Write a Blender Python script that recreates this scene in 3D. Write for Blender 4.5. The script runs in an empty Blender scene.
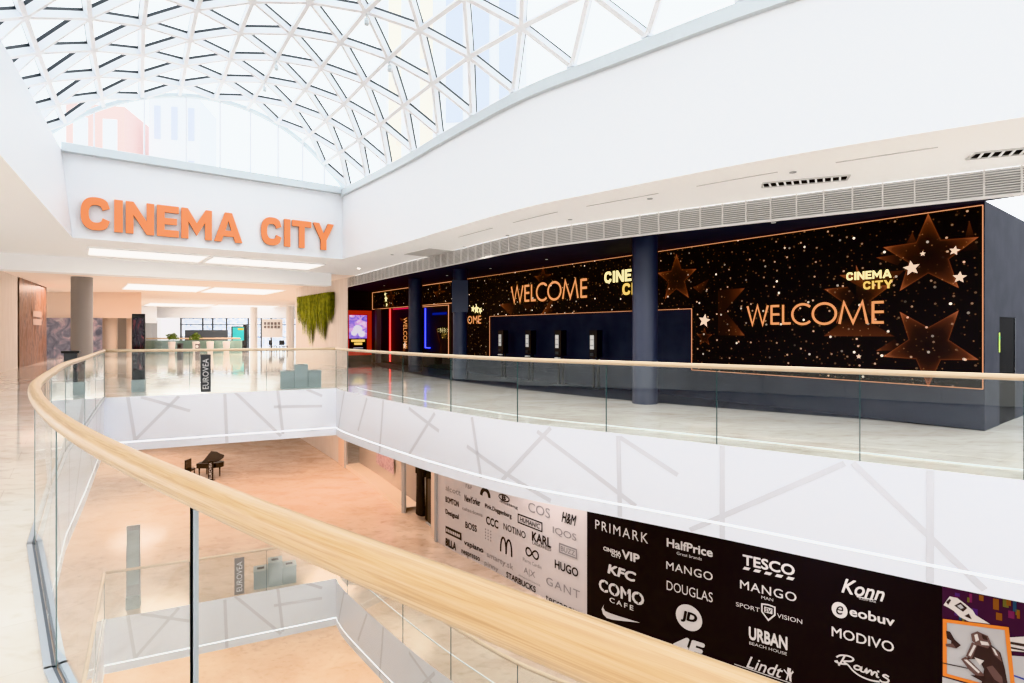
import bpy, bmesh, math, random
from mathutils import Vector, Matrix
random.seed(7)
S = bpy.context.scene
COL = S.collection
PI = math.pi

# ------------------------------------------------------------------ materials
MATS = {}
def principled(name, col, rough=.5, metal=0, emit=None, es=0, spec=.5, coat=0):
    m = bpy.data.materials.new(name); m.use_nodes = True
    b = m.node_tree.nodes['Principled BSDF']
    b.inputs['Base Color'].default_value = (*col, 1)
    b.inputs['Roughness'].default_value = rough
    b.inputs['Metallic'].default_value = metal
    b.inputs['Specular IOR Level'].default_value = spec
    b.inputs['Coat Weight'].default_value = coat
    if emit:
        b.inputs['Emission Color'].default_value = (*emit, 1)
        b.inputs['Emission Strength'].default_value = es
    MATS[name] = m
    return m
def N(m, t): return m.node_tree.nodes.new(t)
def L(m, a, b): m.node_tree.links.new(a, b)
def ramp(m, stops):
    r = N(m, 'ShaderNodeValToRGB')
    els = r.color_ramp.elements
    while len(els) < len(stops): els.new(.5)
    for e, (p, c) in zip(els, stops): e.position = p; e.color = (*c, 1)
    return r
def bsdf(m): return m.node_tree.nodes['Principled BSDF']

def noisy(name, c1, c2, scale, rough, stretch=(1,1,1), detail=5, coords='Object', lo=.35, hi=.65, bump=0, **kw):
    m = principled(name, c1, rough, **kw)
    tc = N(m, 'ShaderNodeTexCoord'); mp = N(m, 'ShaderNodeMapping'); nz = N(m, 'ShaderNodeTexNoise')
    mp.inputs['Scale'].default_value = stretch
    nz.inputs['Scale'].default_value = scale; nz.inputs['Detail'].default_value = detail
    r = ramp(m, [(lo, c1), (hi, c2)])
    L(m, tc.outputs[coords], mp.inputs['Vector']); L(m, mp.outputs[0], nz.inputs['Vector'])
    L(m, nz.outputs['Fac'], r.inputs[0]); L(m, r.outputs[0], bsdf(m).inputs['Base Color'])
    if bump:
        bp = N(m, 'ShaderNodeBump'); bp.inputs['Strength'].default_value = bump; bp.inputs['Distance'].default_value = .01
        L(m, nz.outputs['Fac'], bp.inputs['Height']); L(m, bp.outputs[0], bsdf(m).inputs['Normal'])
    return m

def stone(name, c1, c2, c3, rough, st=(.5, 1.6, 1), mort=.004):
    m = principled(name, c1, rough)
    tc = N(m, 'ShaderNodeTexCoord'); mp = N(m, 'ShaderNodeMapping'); mp.inputs['Rotation'].default_value = (0, 0, .65)
    mp.inputs['Scale'].default_value = st
    n1 = N(m, 'ShaderNodeTexNoise'); n1.inputs['Scale'].default_value = 1.1; n1.inputs['Detail'].default_value = 9; n1.inputs['Roughness'].default_value = .62
    n1.inputs['Distortion'].default_value = .6
    r1 = ramp(m, [(.36, c2), (.5, c1), (.68, c3)])
    n2 = N(m, 'ShaderNodeTexNoise'); n2.inputs['Scale'].default_value = 6; n2.inputs['Detail'].default_value = 8
    r2 = ramp(m, [(.3, (.72, .67, .6)), (.46, (1, 1, 1))])
    mx = N(m, 'ShaderNodeMix'); mx.data_type = 'RGBA'; mx.blend_type = 'MULTIPLY'; mx.inputs[0].default_value = .55
    br = N(m, 'ShaderNodeTexBrick'); br.inputs['Scale'].default_value = 1
    br.offset = .5; br.inputs['Brick Width'].default_value = 1.2; br.inputs['Row Height'].default_value = .6; br.inputs['Mortar Size'].default_value = mort
    br.inputs['Color1'].default_value = (1, 1, 1, 1); br.inputs['Color2'].default_value = (.95, .945, .94, 1); br.inputs['Mortar'].default_value = (.82, .8, .78, 1)
    mp2 = N(m, 'ShaderNodeMapping'); mp2.inputs['Rotation'].default_value = (0, 0, -.66)
    mx2 = N(m, 'ShaderNodeMix'); mx2.data_type = 'RGBA'; mx2.blend_type = 'MULTIPLY'; mx2.inputs[0].default_value = 1
    L(m, tc.outputs['Object'], mp.inputs[0]); L(m, mp.outputs[0], n1.inputs['Vector']); L(m, n1.outputs['Fac'], r1.inputs[0])
    L(m, mp.outputs[0], n2.inputs['Vector']); L(m, n2.outputs['Fac'], r2.inputs[0])
    L(m, r1.outputs[0], mx.inputs[6]); L(m, r2.outputs[0], mx.inputs[7])
    L(m, tc.outputs['Object'], mp2.inputs[0]); L(m, mp2.outputs[0], br.inputs['Vector'])
    L(m, mx.outputs[2], mx2.inputs[6]); L(m, br.outputs['Color'], mx2.inputs[7])
    L(m, mx2.outputs[2], bsdf(m).inputs['Base Color'])
    return m

def glass(name, tint, refl=.045, boost=1.0, gl=(1, 1, 1)):
    m = bpy.data.materials.new(name); m.use_nodes = True
    nt = m.node_tree; nt.nodes.clear()
    out = N(m, 'ShaderNodeOutputMaterial'); mix = N(m, 'ShaderNodeMixShader')
    tr = N(m, 'ShaderNodeBsdfTransparent'); tr.inputs[0].default_value = (*tint, 1)
    g = N(m, 'ShaderNodeBsdfGlossy'); g.inputs['Roughness'].default_value = 0; g.inputs[0].default_value = (*gl, 1)
    lw = N(m, 'ShaderNodeLayerWeight'); lw.inputs['Blend'].default_value = .5
    p = N(m, 'ShaderNodeMath'); p.operation = 'POWER'; p.inputs[1].default_value = 5
    q = N(m, 'ShaderNodeMath'); q.operation = 'MULTIPLY_ADD'; q.inputs[1].default_value = boost; q.inputs[2].default_value = refl; q.use_clamp = True
    L(m, lw.outputs['Facing'], p.inputs[0]); L(m, p.outputs[0], q.inputs[0]); L(m, q.outputs[0], mix.inputs[0])
    L(m, tr.outputs[0], mix.inputs[1]); L(m, g.outputs[0], mix.inputs[2]); L(m, mix.outputs[0], out.inputs[0])
    MATS[name] = m
    return m

def emis(name, col, s):
    m = bpy.data.materials.new(name); m.use_nodes = True
    nt = m.node_tree; nt.nodes.clear()
    out = N(m, 'ShaderNodeOutputMaterial'); e = N(m, 'ShaderNodeEmission')
    e.inputs[0].default_value = (*col, 1); e.inputs[1].default_value = s
    L(m, e.outputs[0], out.inputs[0]); MATS[name] = m
    return m

principled('white_paint', (.85, .87, .90), .55)
principled('fascia_white', (.875, .90, .955), .4)
principled('stripe_grey', (.73, .735, .775), .4)
principled('ceiling_white_glow', (.87, .87, .87), .7, emit=(1, .97, .95), es=.16)  # even glow added in place of light bounced onto the ceilings
principled('ceiling_warm_glow', (.86, .77, .70), .7, emit=(1, .80, .68), es=.13)  # warm light of the hall put into its ceiling as emission
principled('bulkhead_beige', (.84, .66, .54), .6)
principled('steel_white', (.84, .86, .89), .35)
principled('gasket', (.035, .045, .055), .5)
principled('gutter_grey', (.62, .67, .70), .4)
principled('alu', (.55, .60, .66), .35, .6)
principled('alu_dark', (.12, .14, .17), .4)
principled('glass_edge', (.05, .10, .10), .2)
principled('edge_light', (.16, .22, .22), .3)
principled('black', (.008, .008, .009), .35)
principled('joint_black', (.004, .004, .005), .7, spec=.1)
principled('sign_orange', (.95, .30, .10), .45, emit=(.95, .27, .08), es=.25)
principled('sign_side', (.55, .17, .06), .5)
noisy('navy', (.040, .044, .060), (.050, .054, .072), 2.5, .7, spec=.1)
principled('navy_column', (.048, .056, .088), .4)
principled('dark_room', (.006, .007, .012), .6)
noisy('carpet_dark', (.030, .034, .048), (.04, .046, .062), 30, .55, spec=.3)
principled('grey_column', (.33, .33, .335), .45)
principled('beige_column', (.80, .66, .55), .5)
principled('bin_grey', (.36, .42, .43), .4)
principled('slot_dark', (.03, .035, .035), .6)
principled('screen_dark', (.015, .015, .02), .08)
principled('screen_white', (.55, .55, .53), .3, emit=(.9, .88, .82), es=.22)
principled('poster_red', (.75, .03, .02), .4, emit=(.9, .05, .02), es=.35)
principled('slot_grey', (.45, .45, .45), .6)
principled('faint_grey', (.66, .65, .64), .6)
principled('slats', (.80, .78, .76), .4)
principled('slat_back', (.42, .41, .40), .7)
principled('pot_white', (.85, .85, .84), .4)
noisy('leaf', (.05, .10, .02), (.16, .24, .05), 14, .6)
noisy('moss', (.05, .085, .004), (.40, .42, .03), 6, .85, detail=8, bump=.6, lo=.3, hi=.7)
principled('banner_light', (.70, .66, .665), .5)
principled('banner_dark', (.010, .009, .011), .6, spec=.25)
principled('ink', (.014, .012, .014), .5)
principled('ink_grey', (.33, .31, .32), .5)
principled('ink_white', (.74, .73, .73), .5)
principled('orange_frame', (.85, .28, .06), .5)
principled('photo_grey', (.55, .56, .58), .5)
principled('photo_dark', (.045, .030, .032), .5)
principled('photo_brown', (.16, .10, .095), .5)
principled('photo_light', (.75, .72, .70), .5)
principled('photo_blue', (.05, .08, .40), .5)
principled('cloth_black', (.008, .008, .01), .9)
principled('piano_black', (.006, .006, .007), .12, coat=.5)
principled('plinth_cream', (.86, .74, .62), .5)
principled('shop_back', (.42, .36, .32), .6)
principled('teal_screen', (.05, .45, .48), .3, emit=(.1, .55, .58), es=.6)
principled('yellow', (.7, .6, .08), .4, emit=(.8, .7, .1), es=.2)
principled('dark_grey', (.06, .065, .07), .5)
principled('brown_grey', (.22, .19, .18), .5)
principled('exit_green', (.05, .45, .1), .4, emit=(.1, .8, .2), es=.6)
principled('yellow_green', (.55, .75, .05), .4, emit=(.5, .7, .05), es=.4)
principled('brick_pale', (.78, .62, .60), .8)
principled('tower_cream', (.90, .86, .78), .8)
principled('tower_white', (.85, .87, .90), .8)
principled('tower_blue', (.70, .76, .88), .3)
principled('tower_line', (.66, .70, .80), .5)
glass('glass_rail', (.90, .94, .925), .065, .8)
glass('glass_roof', (.96, .985, .99), .02, .35)
glass('glass_shop', (.93, .94, .93), .05, .6)
emis('panel_light', (1, .965, .93), 3.2)
emis('cove_light', (.97, .98, 1), 1.6)
emis('bulb', (1, .95, .88), 9)
emis('neon_blue', (.06, .08, 1), 1.9)
emis('blue_dim', (.02, .03, .30), .8)
emis('poster_pale', (.92, .85, .95), .85)
emis('neon_red', (1, .035, .02), 1.7)
emis('neon_pink', (.9, .05, .12), .8)
emis('copper_line', (1, .46, .25), .9)
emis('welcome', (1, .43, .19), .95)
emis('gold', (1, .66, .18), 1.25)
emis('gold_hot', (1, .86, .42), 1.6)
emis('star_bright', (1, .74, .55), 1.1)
emis('daylight', (.80, .87, .98), 1.0)

# wood: UV.x runs along the rail
for wn, c1, c2, c3 in (('maple', (.42, .245, .10), (.53, .345, .17), (.62, .44, .255)), ('maple_pale', (.62, .44, .26), (.74, .57, .39), (.80, .66, .50))):
 m = principled(wn, c2, .36, spec=.8, coat=.5); bsdf(m).inputs['Coat Roughness'].default_value = .22
 tc = N(m, 'ShaderNodeTexCoord'); mp = N(m, 'ShaderNodeMapping'); mp.inputs['Scale'].default_value = (2.2, 26, 1)
 n1 = N(m, 'ShaderNodeTexNoise'); n1.inputs['Scale'].default_value = 1.6; n1.inputs['Detail'].default_value = 7; n1.inputs['Distortion'].default_value = 1.2
 r1 = ramp(m, [(.3, c1), (.5, c2), (.7, c3)])
 L(m, tc.outputs['UV'], mp.inputs[0]); L(m, mp.outputs[0], n1.inputs['Vector']); L(m, n1.outputs['Fac'], r1.inputs[0]); L(m, r1.outputs[0], bsdf(m).inputs['Base Color'])


stone('stone', (.78, .735, .68), (.70, .635, .57), (.84, .805, .765), .07, (.6, 1.3, 1), .003)
stone('stone_lower', (.73, .58, .465), (.64, .48, .365), (.80, .67, .56), .13, (.55, .8, 1), .002)

# starry black graphic (coordinates in metres on the wall, from UV)
def starry(name, scale=3.6):
    m = principled(name, (.006, .005, .006), .55, spec=.2)
    tc = N(m, 'ShaderNodeTexCoord')
    col = None
    prev = None
    for k, (sc, rad, col, st) in enumerate([(scale, .07, (1, .62, .40), 1.0), (scale*1.9, .08, (1, .52, .28), .3), (scale*.55, .045, (1, .85, .7), 2.0)]):
        v = N(m, 'ShaderNodeTexVoronoi'); v.inputs['Scale'].default_value = sc; v.voronoi_dimensions = '2D'
        L(m, tc.outputs['UV'], v.inputs['Vector'])
        lt = N(m, 'ShaderNodeMath'); lt.operation = 'LESS_THAN'; lt.inputs[1].default_value = rad
        L(m, v.outputs['Distance'], lt.inputs[0])
        sep = N(m, 'ShaderNodeSeparateColor'); L(m, v.outputs['Color'], sep.inputs[0])
        pw = N(m, 'ShaderNodeMath'); pw.operation = 'POWER'; pw.inputs[1].default_value = 2.2; L(m, sep.outputs[0], pw.inputs[0])
        a = N(m, 'ShaderNodeMath'); a.operation = 'MULTIPLY'; L(m, lt.outputs[0], a.inputs[0]); L(m, pw.outputs[0], a.inputs[1])
        b = N(m, 'ShaderNodeMix'); b.data_type = 'RGBA'; b.inputs[6].default_value = (0, 0, 0, 1); b.inputs[7].default_value = (*[c*st for c in col], 1)
        L(m, a.outputs[0], b.inputs[0])
        if prev is None: prev = b.outputs[2]
        else:
            ad = N(m, 'ShaderNodeMix'); ad.data_type = 'RGBA'; ad.blend_type = 'ADD'; ad.inputs[0].default_value = 1
            L(m, prev, ad.inputs[6]); L(m, b.outputs[2], ad.inputs[7]); prev = ad.outputs[2]
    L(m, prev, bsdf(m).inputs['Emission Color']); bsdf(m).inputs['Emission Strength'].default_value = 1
starry('starry')

# translucent copper star facets: brightness runs with UV.x
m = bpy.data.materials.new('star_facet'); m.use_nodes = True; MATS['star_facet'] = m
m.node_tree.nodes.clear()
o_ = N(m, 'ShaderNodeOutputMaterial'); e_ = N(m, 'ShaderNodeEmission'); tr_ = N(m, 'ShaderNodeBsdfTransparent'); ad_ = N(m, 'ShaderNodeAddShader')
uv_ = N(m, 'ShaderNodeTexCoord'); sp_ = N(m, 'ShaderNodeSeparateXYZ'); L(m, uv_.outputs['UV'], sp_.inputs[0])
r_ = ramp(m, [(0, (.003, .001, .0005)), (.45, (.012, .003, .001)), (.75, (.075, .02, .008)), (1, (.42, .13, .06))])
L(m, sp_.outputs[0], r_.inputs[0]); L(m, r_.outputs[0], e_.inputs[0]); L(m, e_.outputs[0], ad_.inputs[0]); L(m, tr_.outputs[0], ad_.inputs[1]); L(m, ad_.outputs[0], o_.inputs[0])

def picture(name, stops, scale, stretch, rough=.4, emit=0, dist=1.5):
    m = principled(name, (.3, .2, .2), rough)
    tc = N(m, 'ShaderNodeTexCoord'); mp = N(m, 'ShaderNodeMapping'); mp.inputs['Scale'].default_value = stretch
    n = N(m, 'ShaderNodeTexNoise'); n.inputs['Scale'].default_value = scale; n.inputs['Detail'].default_value = 4; n.inputs['Distortion'].default_value = dist
    r = ramp(m, stops)
    L(m, tc.outputs['UV'], mp.inputs[0]); L(m, mp.outputs[0], n.inputs['Vector']); L(m, n.outputs['Fac'], r.inputs[0]); L(m, r.outputs[0], bsdf(m).inputs['Base Color'])
    if emit:
        L(m, r.outputs[0], bsdf(m).inputs['Emission Color']); bsdf(m).inputs['Emission Strength'].default_value = emit
    return m
picture('mural_wood', [(.25, (.05, .02, .012)), (.40, (.20, .09, .05)), (.52, (.33, .19, .14)), (.60, (.10, .065, .06)), (.75, (.40, .28, .23))], 1.5, (1.3, .5, 1))
picture('mural_blue', [(.3, (.08, .09, .13)), (.48, (.20, .20, .25)), (.60, (.36, .28, .32)), (.72, (.55, .48, .47))], 1.6, (1, .8, 1))
picture('mural_city', [(.30, (.05, .01, .04)), (.45, (.10, .02, .09)), (.52, (.22, .03, .10)), (.57, (.30, .16, .02)), (.62, (.06, .10, .22)), (.7, (.28, .03, .18))], 3.2, (2.2, .8, 1), dist=.2)
picture('poster_art', [(.3, (.12, .09, .55)), (.45, (.35, .22, .75)), (.6, (.80, .45, .75)), (.72, (.9, .85, .95))], 2.2, (1, 1.3, 1), emit=.9)
picture('totem_art', [(.3, (.006, .006, .01)), (.55, (.03, .012, .02)), (.62, (.20, .03, .03)), (.72, (.3, .25, .25))], 2.5, (1, 1, 1), .1)
picture('garment_pink', [(.35, (.24, .11, .16)), (.52, (.50, .36, .42)), (.65, (.20, .12, .17))], 3, (1, 1, 1))
picture('far_view', [(.3, (.24, .32, .48)), (.45, (.62, .72, .86)), (.58, (.92, .95, .98))], 3.0, (1.4, 2.2, 1), emit=.85, dist=.3)
noisy('plank_white', (.84, .80, .76), (.76, .70, .65), 3, .55, stretch=(7, 7, .2), detail=2)

def M(n): return MATS[n]

# ------------------------------------------------------------------ mesh builder
class MB:
    def __init__(s): s.v = []; s.f = []; s.m = []; s.u = []
    def face(s, pts, mi=0, uv=None):
        i = len(s.v); s.v += [tuple(p) for p in pts]; s.f.append(list(range(i, i+len(pts)))); s.m.append(mi)
        s.u.append(uv or [(0, 0)]*len(pts))
    def box(s, c, d, rz=0, mi=0, axes=None):
        c = Vector(c); hx, hy, hz = d[0]/2, d[1]/2, d[2]/2
        if axes: ax, ay, az = [Vector(a) for a in axes]
        else: ax = Vector((math.cos(rz), math.sin(rz), 0)); ay = Vector((-math.sin(rz), math.cos(rz), 0)); az = Vector((0, 0, 1))
        P = [c+ax*(i*hx)+ay*(j*hy)+az*(k*hz) for k in (-1, 1) for (i, j) in ((-1, -1), (1, -1), (1, 1), (-1, 1))]
        i0 = len(s.v); s.v += [tuple(p) for p in P]
        for q in ((3, 2, 1, 0), (4, 5, 6, 7), (0, 1, 5, 4), (1, 2, 6, 5), (2, 3, 7, 6), (3, 0, 4, 7)):
            s.f.append([i0+k for k in q]); s.m.append(mi); s.u.append([(0, 0), (1, 0), (1, 1), (0, 1)])
    def beam(s, a, b, w, h, up=(0, 0, 1), off=0, mi=0):
        a = Vector(a); b = Vector(b); d = b-a; ln = d.length
        if ln < 1e-4: return
        d /= ln; up = Vector(up); sd = d.cross(up).normalized(); u = sd.cross(d).normalized()
        s.box((a+b)/2+u*off, (ln, w, h), axes=(d, sd, u), mi=mi)
    def cyl(s, c, r, h, n=24, r2=None, mi=0, cap=True, axes=None):
        c = Vector(c); r2 = r if r2 is None else r2
        if axes: ax, ay, az = [Vector(a) for a in axes]
        else: ax, ay, az = Vector((1, 0, 0)), Vector((0, 1, 0)), Vector((0, 0, 1))
        i0 = len(s.v)
        for (rr, z) in ((r, 0), (r2, h)):
            for k in range(n):
                a = 2*PI*k/n; s.v.append(tuple(c+ax*(rr*math.cos(a))+ay*(rr*math.sin(a))+az*z))
        for k in range(n):
            k2 = (k+1) % n; s.f.append([i0+k, i0+k2, i0+n+k2, i0+n+k]); s.m.append(mi); s.u.append([(k/n, 0), ((k+1)/n, 0), ((k+1)/n, 1), (k/n, 1)])
        if cap:
            s.f.append([i0+k for k in range(n)][::-1]); s.m.append(mi); s.u.append([(0, 0)]*n)
            s.f.append([i0+n+k for k in range(n)]); s.m.append(mi); s.u.append([(0, 0)]*n)
    def tube(s, path, r, n=20, mi=0, rz=None):
        P = [Vector(p) for p in path]; rz = rz or r; i0 = len(s.v); dist = 0; ds = []
        for i, p in enumerate(P):
            if i: dist += (p-P[i-1]).length
            ds.append(dist)
            d = (P[min(i+1, len(P)-1)]-P[max(i-1, 0)]).normalized()
            up = Vector((0, 0, 1)) if abs(d.z) < .95 else Vector((1, 0, 0))
            sd = d.cross(up).normalized(); u = sd.cross(d)
            for k in range(n):
                a = 2*PI*k/n; s.v.append(tuple(p+sd*(r*math.cos(a))+u*(rz*math.sin(a))))
        for i in range(len(P)-1):
            for k in range(n):
                k2 = (k+1) % n
                s.f.append([i0+i*n+k, i0+i*n+k2, i0+(i+1)*n+k2, i0+(i+1)*n+k]); s.m.append(mi)
                s.u.append([(ds[i], k/n), (ds[i], (k+1)/n), (ds[i+1], (k+1)/n), (ds[i+1], k/n)])
        s.f.append([i0+k for k in range(n)][::-1]); s.m.append(mi); s.u.append([(0, 0)]*n)
        j = i0+(len(P)-1)*n; s.f.append([j+k for k in range(n)]); s.m.append(mi); s.u.append([(0, 0)]*n)
    def ribbon(s, path, z0, z1, mi=0, zf=None):
        d = 0
        for a, b in zip(path, path[1:]):
            l = math.dist(a[:2], b[:2])
            s.face([(a[0], a[1], z0), (b[0], b[1], z0), (b[0], b[1], z1), (a[0], a[1], z1)], mi, [(d, z0), (d+l, z0), (d+l, z1), (d, z1)]); d += l
    def poly(s, pts, depth, frame, mi=0, mside=None):
        """flat polygon in (x,y) mapped by frame(x,y,d) and extruded by depth"""
        n = len(pts)
        s.face([frame(x, y, depth) for x, y in pts], mi)
        if depth:
            for i in range(n):
                a, b = pts[i], pts[(i+1) % n]
                s.face([frame(*a, 0), frame(*b, 0), frame(*b, depth), frame(*a, depth)], mi if mside is None else mside)
            s.face([frame(x, y, 0) for x, y in pts][::-1], mi if mside is None else mside)
    def build(s, name, mats, parent=None, smooth=False, weld=False, recalc=True, label=None):
        me = bpy.data.meshes.new(name)
        off = Vector((0, 0, 0))
        if parent is not None:
            p = parent
            while p: off += p.location; p = p.parent
        me.from_pydata([tuple(Vector(v)-off) for v in s.v], [], s.f)
        if isinstance(mats, str): mats = [mats]
        for k in mats: me.materials.append(M(k))
        uvl = me.uv_layers.new(name='UVMap')
        flat = [c for uv in s.u for p in uv for c in p]
        uvl.data.foreach_set('uv', flat)
        for p, mi in zip(me.polygons, s.m): p.material_index = mi
        if weld or recalc:
            bm = bmesh.new(); bm.from_mesh(me)
            if weld: bmesh.ops.remove_doubles(bm, verts=bm.verts, dist=1e-4)
            if recalc: bmesh.ops.recalc_face_normals(bm, faces=bm.faces)
            bm.to_mesh(me); bm.free()
        if smooth:
            for p in me.polygons: p.use_smooth = len(p.vertices) == 4
        o = bpy.data.objects.new(name, me); COL.objects.link(o)
        if parent is not None: o.parent = parent
        if label: o['label'] = label
        return o

def thing(name, label, cat, loc=(0, 0, 0), group=None):
    o = bpy.data.objects.new(name, None); COL.objects.link(o); o.location = loc; o.empty_display_size = .1
    o['label'] = label; o['category'] = cat
    if group: o['group'] = group
    return o
def tag(o, label, cat, group=None, kind=None):
    o['label'] = label; o['category'] = cat
    if group: o['group'] = group
    if kind: o['kind'] = kind
    return o
def struct(o, label=None, cat=None):
    o['kind'] = 'structure'
    if label: o['label'] = label
    if cat: o['category'] = cat
    return o
def dup(root, loc, label, group=None):
    r = root.copy(); COL.objects.link(r); r.location = loc; r['label'] = label
    if group: r['group'] = group
    for ch in list(root.children):
        c = ch.copy(); COL.objects.link(c); c.parent = r
        for g in ch.children:
            d = g.copy(); COL.objects.link(d); d.parent = c
    return r

def crom(P, n=8):
    out = []
    for i in range(len(P)-1):
        p0 = P[max(i-1, 0)]; p1 = P[i]; p2 = P[i+1]; p3 = P[min(i+2, len(P)-1)]
        for k in range(n):
            t = k/n
            out.append(tuple(.5*((2*b)+(c-a)*t+(2*a-5*b+4*c-d)*t*t+(-a+3*b-3*c+d)*t**3) for a, b, c, d in zip(p0, p1, p2, p3)))
    out.append(tuple(P[-1])); return out
class Path:
    def __init__(s, pts):
        s.p = [Vector(p[:2]) for p in pts]; s.d = [0]
        for a, b in zip(s.p, s.p[1:]): s.d.append(s.d[-1]+(b-a).length)
        s.len = s.d[-1]
    def at(s, t):
        i = 0
        while i < len(s.d)-2 and s.d[i+1] < t: i += 1
        k = (t-s.d[i])/max(1e-9, s.d[i+1]-s.d[i]); a, b = s.p[i], s.p[i+1]
        return a+(b-a)*k, (b-a).normalized()
    def pt(s, t, z, off=0):
        p, d = s.at(t); n = Vector((-d.y, d.x))  # left of travel
        q = p+n*off
        return Vector((q.x, q.y, z))
    def sub(s, t0, t1, off=0, step=.35):
        n = max(1, int((t1-t0)/step)); return [tuple(s.pt(t0+(t1-t0)*i/n, 0, off))[:2] for i in range(n+1)]

# ------------------------------------------------------------------ text from Blender's own font
_tx = {}
def text2d(txt, bold=0.0, shear=0.0, spacing=1.0):
    key = (txt, bold, shear, spacing)
    if key in _tx: return _tx[key]
    c = bpy.data.curves.new('t', 'FONT'); c.body = txt; c.offset = bold; c.shear = shear; c.space_character = spacing; c.resolution_u = 3
    o = bpy.data.objects.new('t', c); COL.objects.link(o)
    dg = bpy.context.evaluated_depsgraph_get(); dg.update()
    me = bpy.data.meshes.new_from_object(o.evaluated_get(dg))
    V = [(v.co.x, v.co.y) for v in me.vertices]; Fc = [list(p.vertices) for p in me.polygons]
    bpy.data.objects.remove(o); bpy.data.curves.remove(c); bpy.data.meshes.remove(me)
    x0 = min(v[0] for v in V); x1 = max(v[0] for v in V); y0 = min(v[1] for v in V); y1 = max(v[1] for v in V)
    r = ([((x-x0)/(x1-x0), (y-y0)/(y1-y0)) for x, y in V], Fc, (x1-x0)/(y1-y0))
    _tx[key] = r; return r
def put_text(mb, txt, x0, x1, y0, y1, frame, mi=0, d=0, bold=0, **k):
    V, Fc, asp = text2d(txt, **k)
    b = max(0, bold)*1.25; bx, by = b/asp, b     # weight comes from copies set a hair apart
    offs = [(0, 0)] if b == 0 else [(bx*math.cos(a*PI/4), by*math.sin(a*PI/4)) for a in range(8)]
    for q, (ox, oy) in enumerate(offs):
        i0 = len(mb.v)
        mb.v += [tuple(frame(x0+(x1-x0)*(bx+x*(1-2*bx)+ox), y0+(y1-y0)*(by+y*(1-2*by)+oy), d+q*.00004)) for x, y in V]
        for f in Fc: mb.f.append([i0+i for i in f]); mb.m.append(mi); mb.u.append([(0, 0)]*len(f))

def stroke(mb, pts, w, frame, mi=0, d=0, closed=False, taper=None):
    """polyline of constant width drawn as mitred quads in a 2d frame"""
    P = [Vector(p) for p in pts]; n = len(P); lft = []; rgt = []
    for i in range(n):
        if closed: a, b = P[(i-1) % n], P[(i+1) % n]
        else: a, b = P[max(i-1, 0)], P[min(i+1, n-1)]
        d1 = (P[i]-a); d2 = (b-P[i])
        if d1.length < 1e-9: d1 = d2
        if d2.length < 1e-9: d2 = d1
        d1 = d1.normalized(); d2 = d2.normalized(); t = (d1+d2)
        t = t.normalized() if t.length > 1e-6 else d1
        nn = Vector((-t.y, t.x)); c = max(.45, nn.dot(Vector((-d1.y, d1.x))))
        ww = w/2/c*(taper[i] if taper else 1)
        lft.append(P[i]+nn*ww); rgt.append(P[i]-nn*ww)
    for i in range(n if closed else n-1):
        j = (i+1) % n
        mb.face([frame(*rgt[i], d), frame(*rgt[j], d), frame(*lft[j], d), frame(*lft[i], d)], mi)
def arc(cx, cy, rx, ry, a0, a1, n=20):
    return [(cx+rx*math.cos(math.radians(a0+(a1-a0)*i/n)), cy+ry*math.sin(math.radians(a0+(a1-a0)*i/n))) for i in range(n+1)]

# ------------------------------------------------------------------ plan
EYE = 1.65
F1, F0 = -5.5, -11.0            # lower storey, ground storey
FR_PTS = [(-5.09, 16.2), (-4.48, 15.25), (-2.5, 12.83), (-1.25, 11.46), (.1, 10.15), (1.54, 9.15), (2.98, 8.15), (4.41, 7.1), (5.67, 6.2), (7.5, 5.1), (9.5, 4.2), (12, 3.3), (16, 2.2)]
FAR = Path(crom(FR_PTS))
NEAR_PTS = [(-10.1, 13.87), (-8.7, 11.7), (-7.4, 9.7), (-6.1, 7.65), (-4.92, 5.98), (-3.69, 4.33), (-2.23, 2.74), (-.841, 1.476), (.81, .19), (2.4, -1.0), (4.2, -2.1), (6.2, -3.1), (9, -4.2), (14, -5.8)]
NEAR = Path(NEAR_PTS)
BACK = Path([(-10.1, 13.87), (-5.09, 16.2)])
U = Vector((.79, .613)); V_ = Vector((-.613, .79))
FL = Vector((-11.3, 14.39)); FRC = Vector((-5.66, 18.77))
def uv(u, v): return FL+U*u+V_*v
W0 = Vector((7.8, 9.24)); WD = Vector((-.588, .809)); WN = Vector((-.809, -.588))
def wall(s, z, d=0):
    p = W0+WD*s+WN*d; return Vector((p.x, p.y, z))

def plate(name, outer, hole, z, mat):
    bm = bmesh.new()
    for loop in ([outer, hole] if hole else [outer]):
        vs = [bm.verts.new((x, y, z)) for x, y in loop]
        for i in range(len(vs)): bm.edges.new((vs[i], vs[(i+1) % len(vs)]))
    bmesh.ops.triangle_fill(bm, use_beauty=True, use_dissolve=False, edges=bm.edges[:], normal=(0, 0, 1))
    for f in bm.faces:
        if f.normal.z < 0: f.normal_flip()
    me = bpy.data.meshes.new(name); bm.to_mesh(me); bm.free(); me.materials.append(M(mat))
    o = bpy.data.objects.new(name, me); COL.objects.link(o); return o

void = [tuple(p) for p in FAR.p] + [tuple(p) for p in NEAR.p[::-1]]
outer = [(-62, -14), (32, -14), (32, 72), (-62, 72)]
struct(plate('floor', outer, void, 0, 'stone'))
struct(plate('floor_lower', outer, void, F1, 'stone_lower'))
struct(plate('floor_ground', outer, None, F0, 'stone_lower'))
struct(plate('ceiling_lower', outer, void, -1.36, 'ceiling_white_glow'))
struct(plate('ceiling_ground', outer, void, F1-1.36, 'ceiling_white_glow'))

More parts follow.
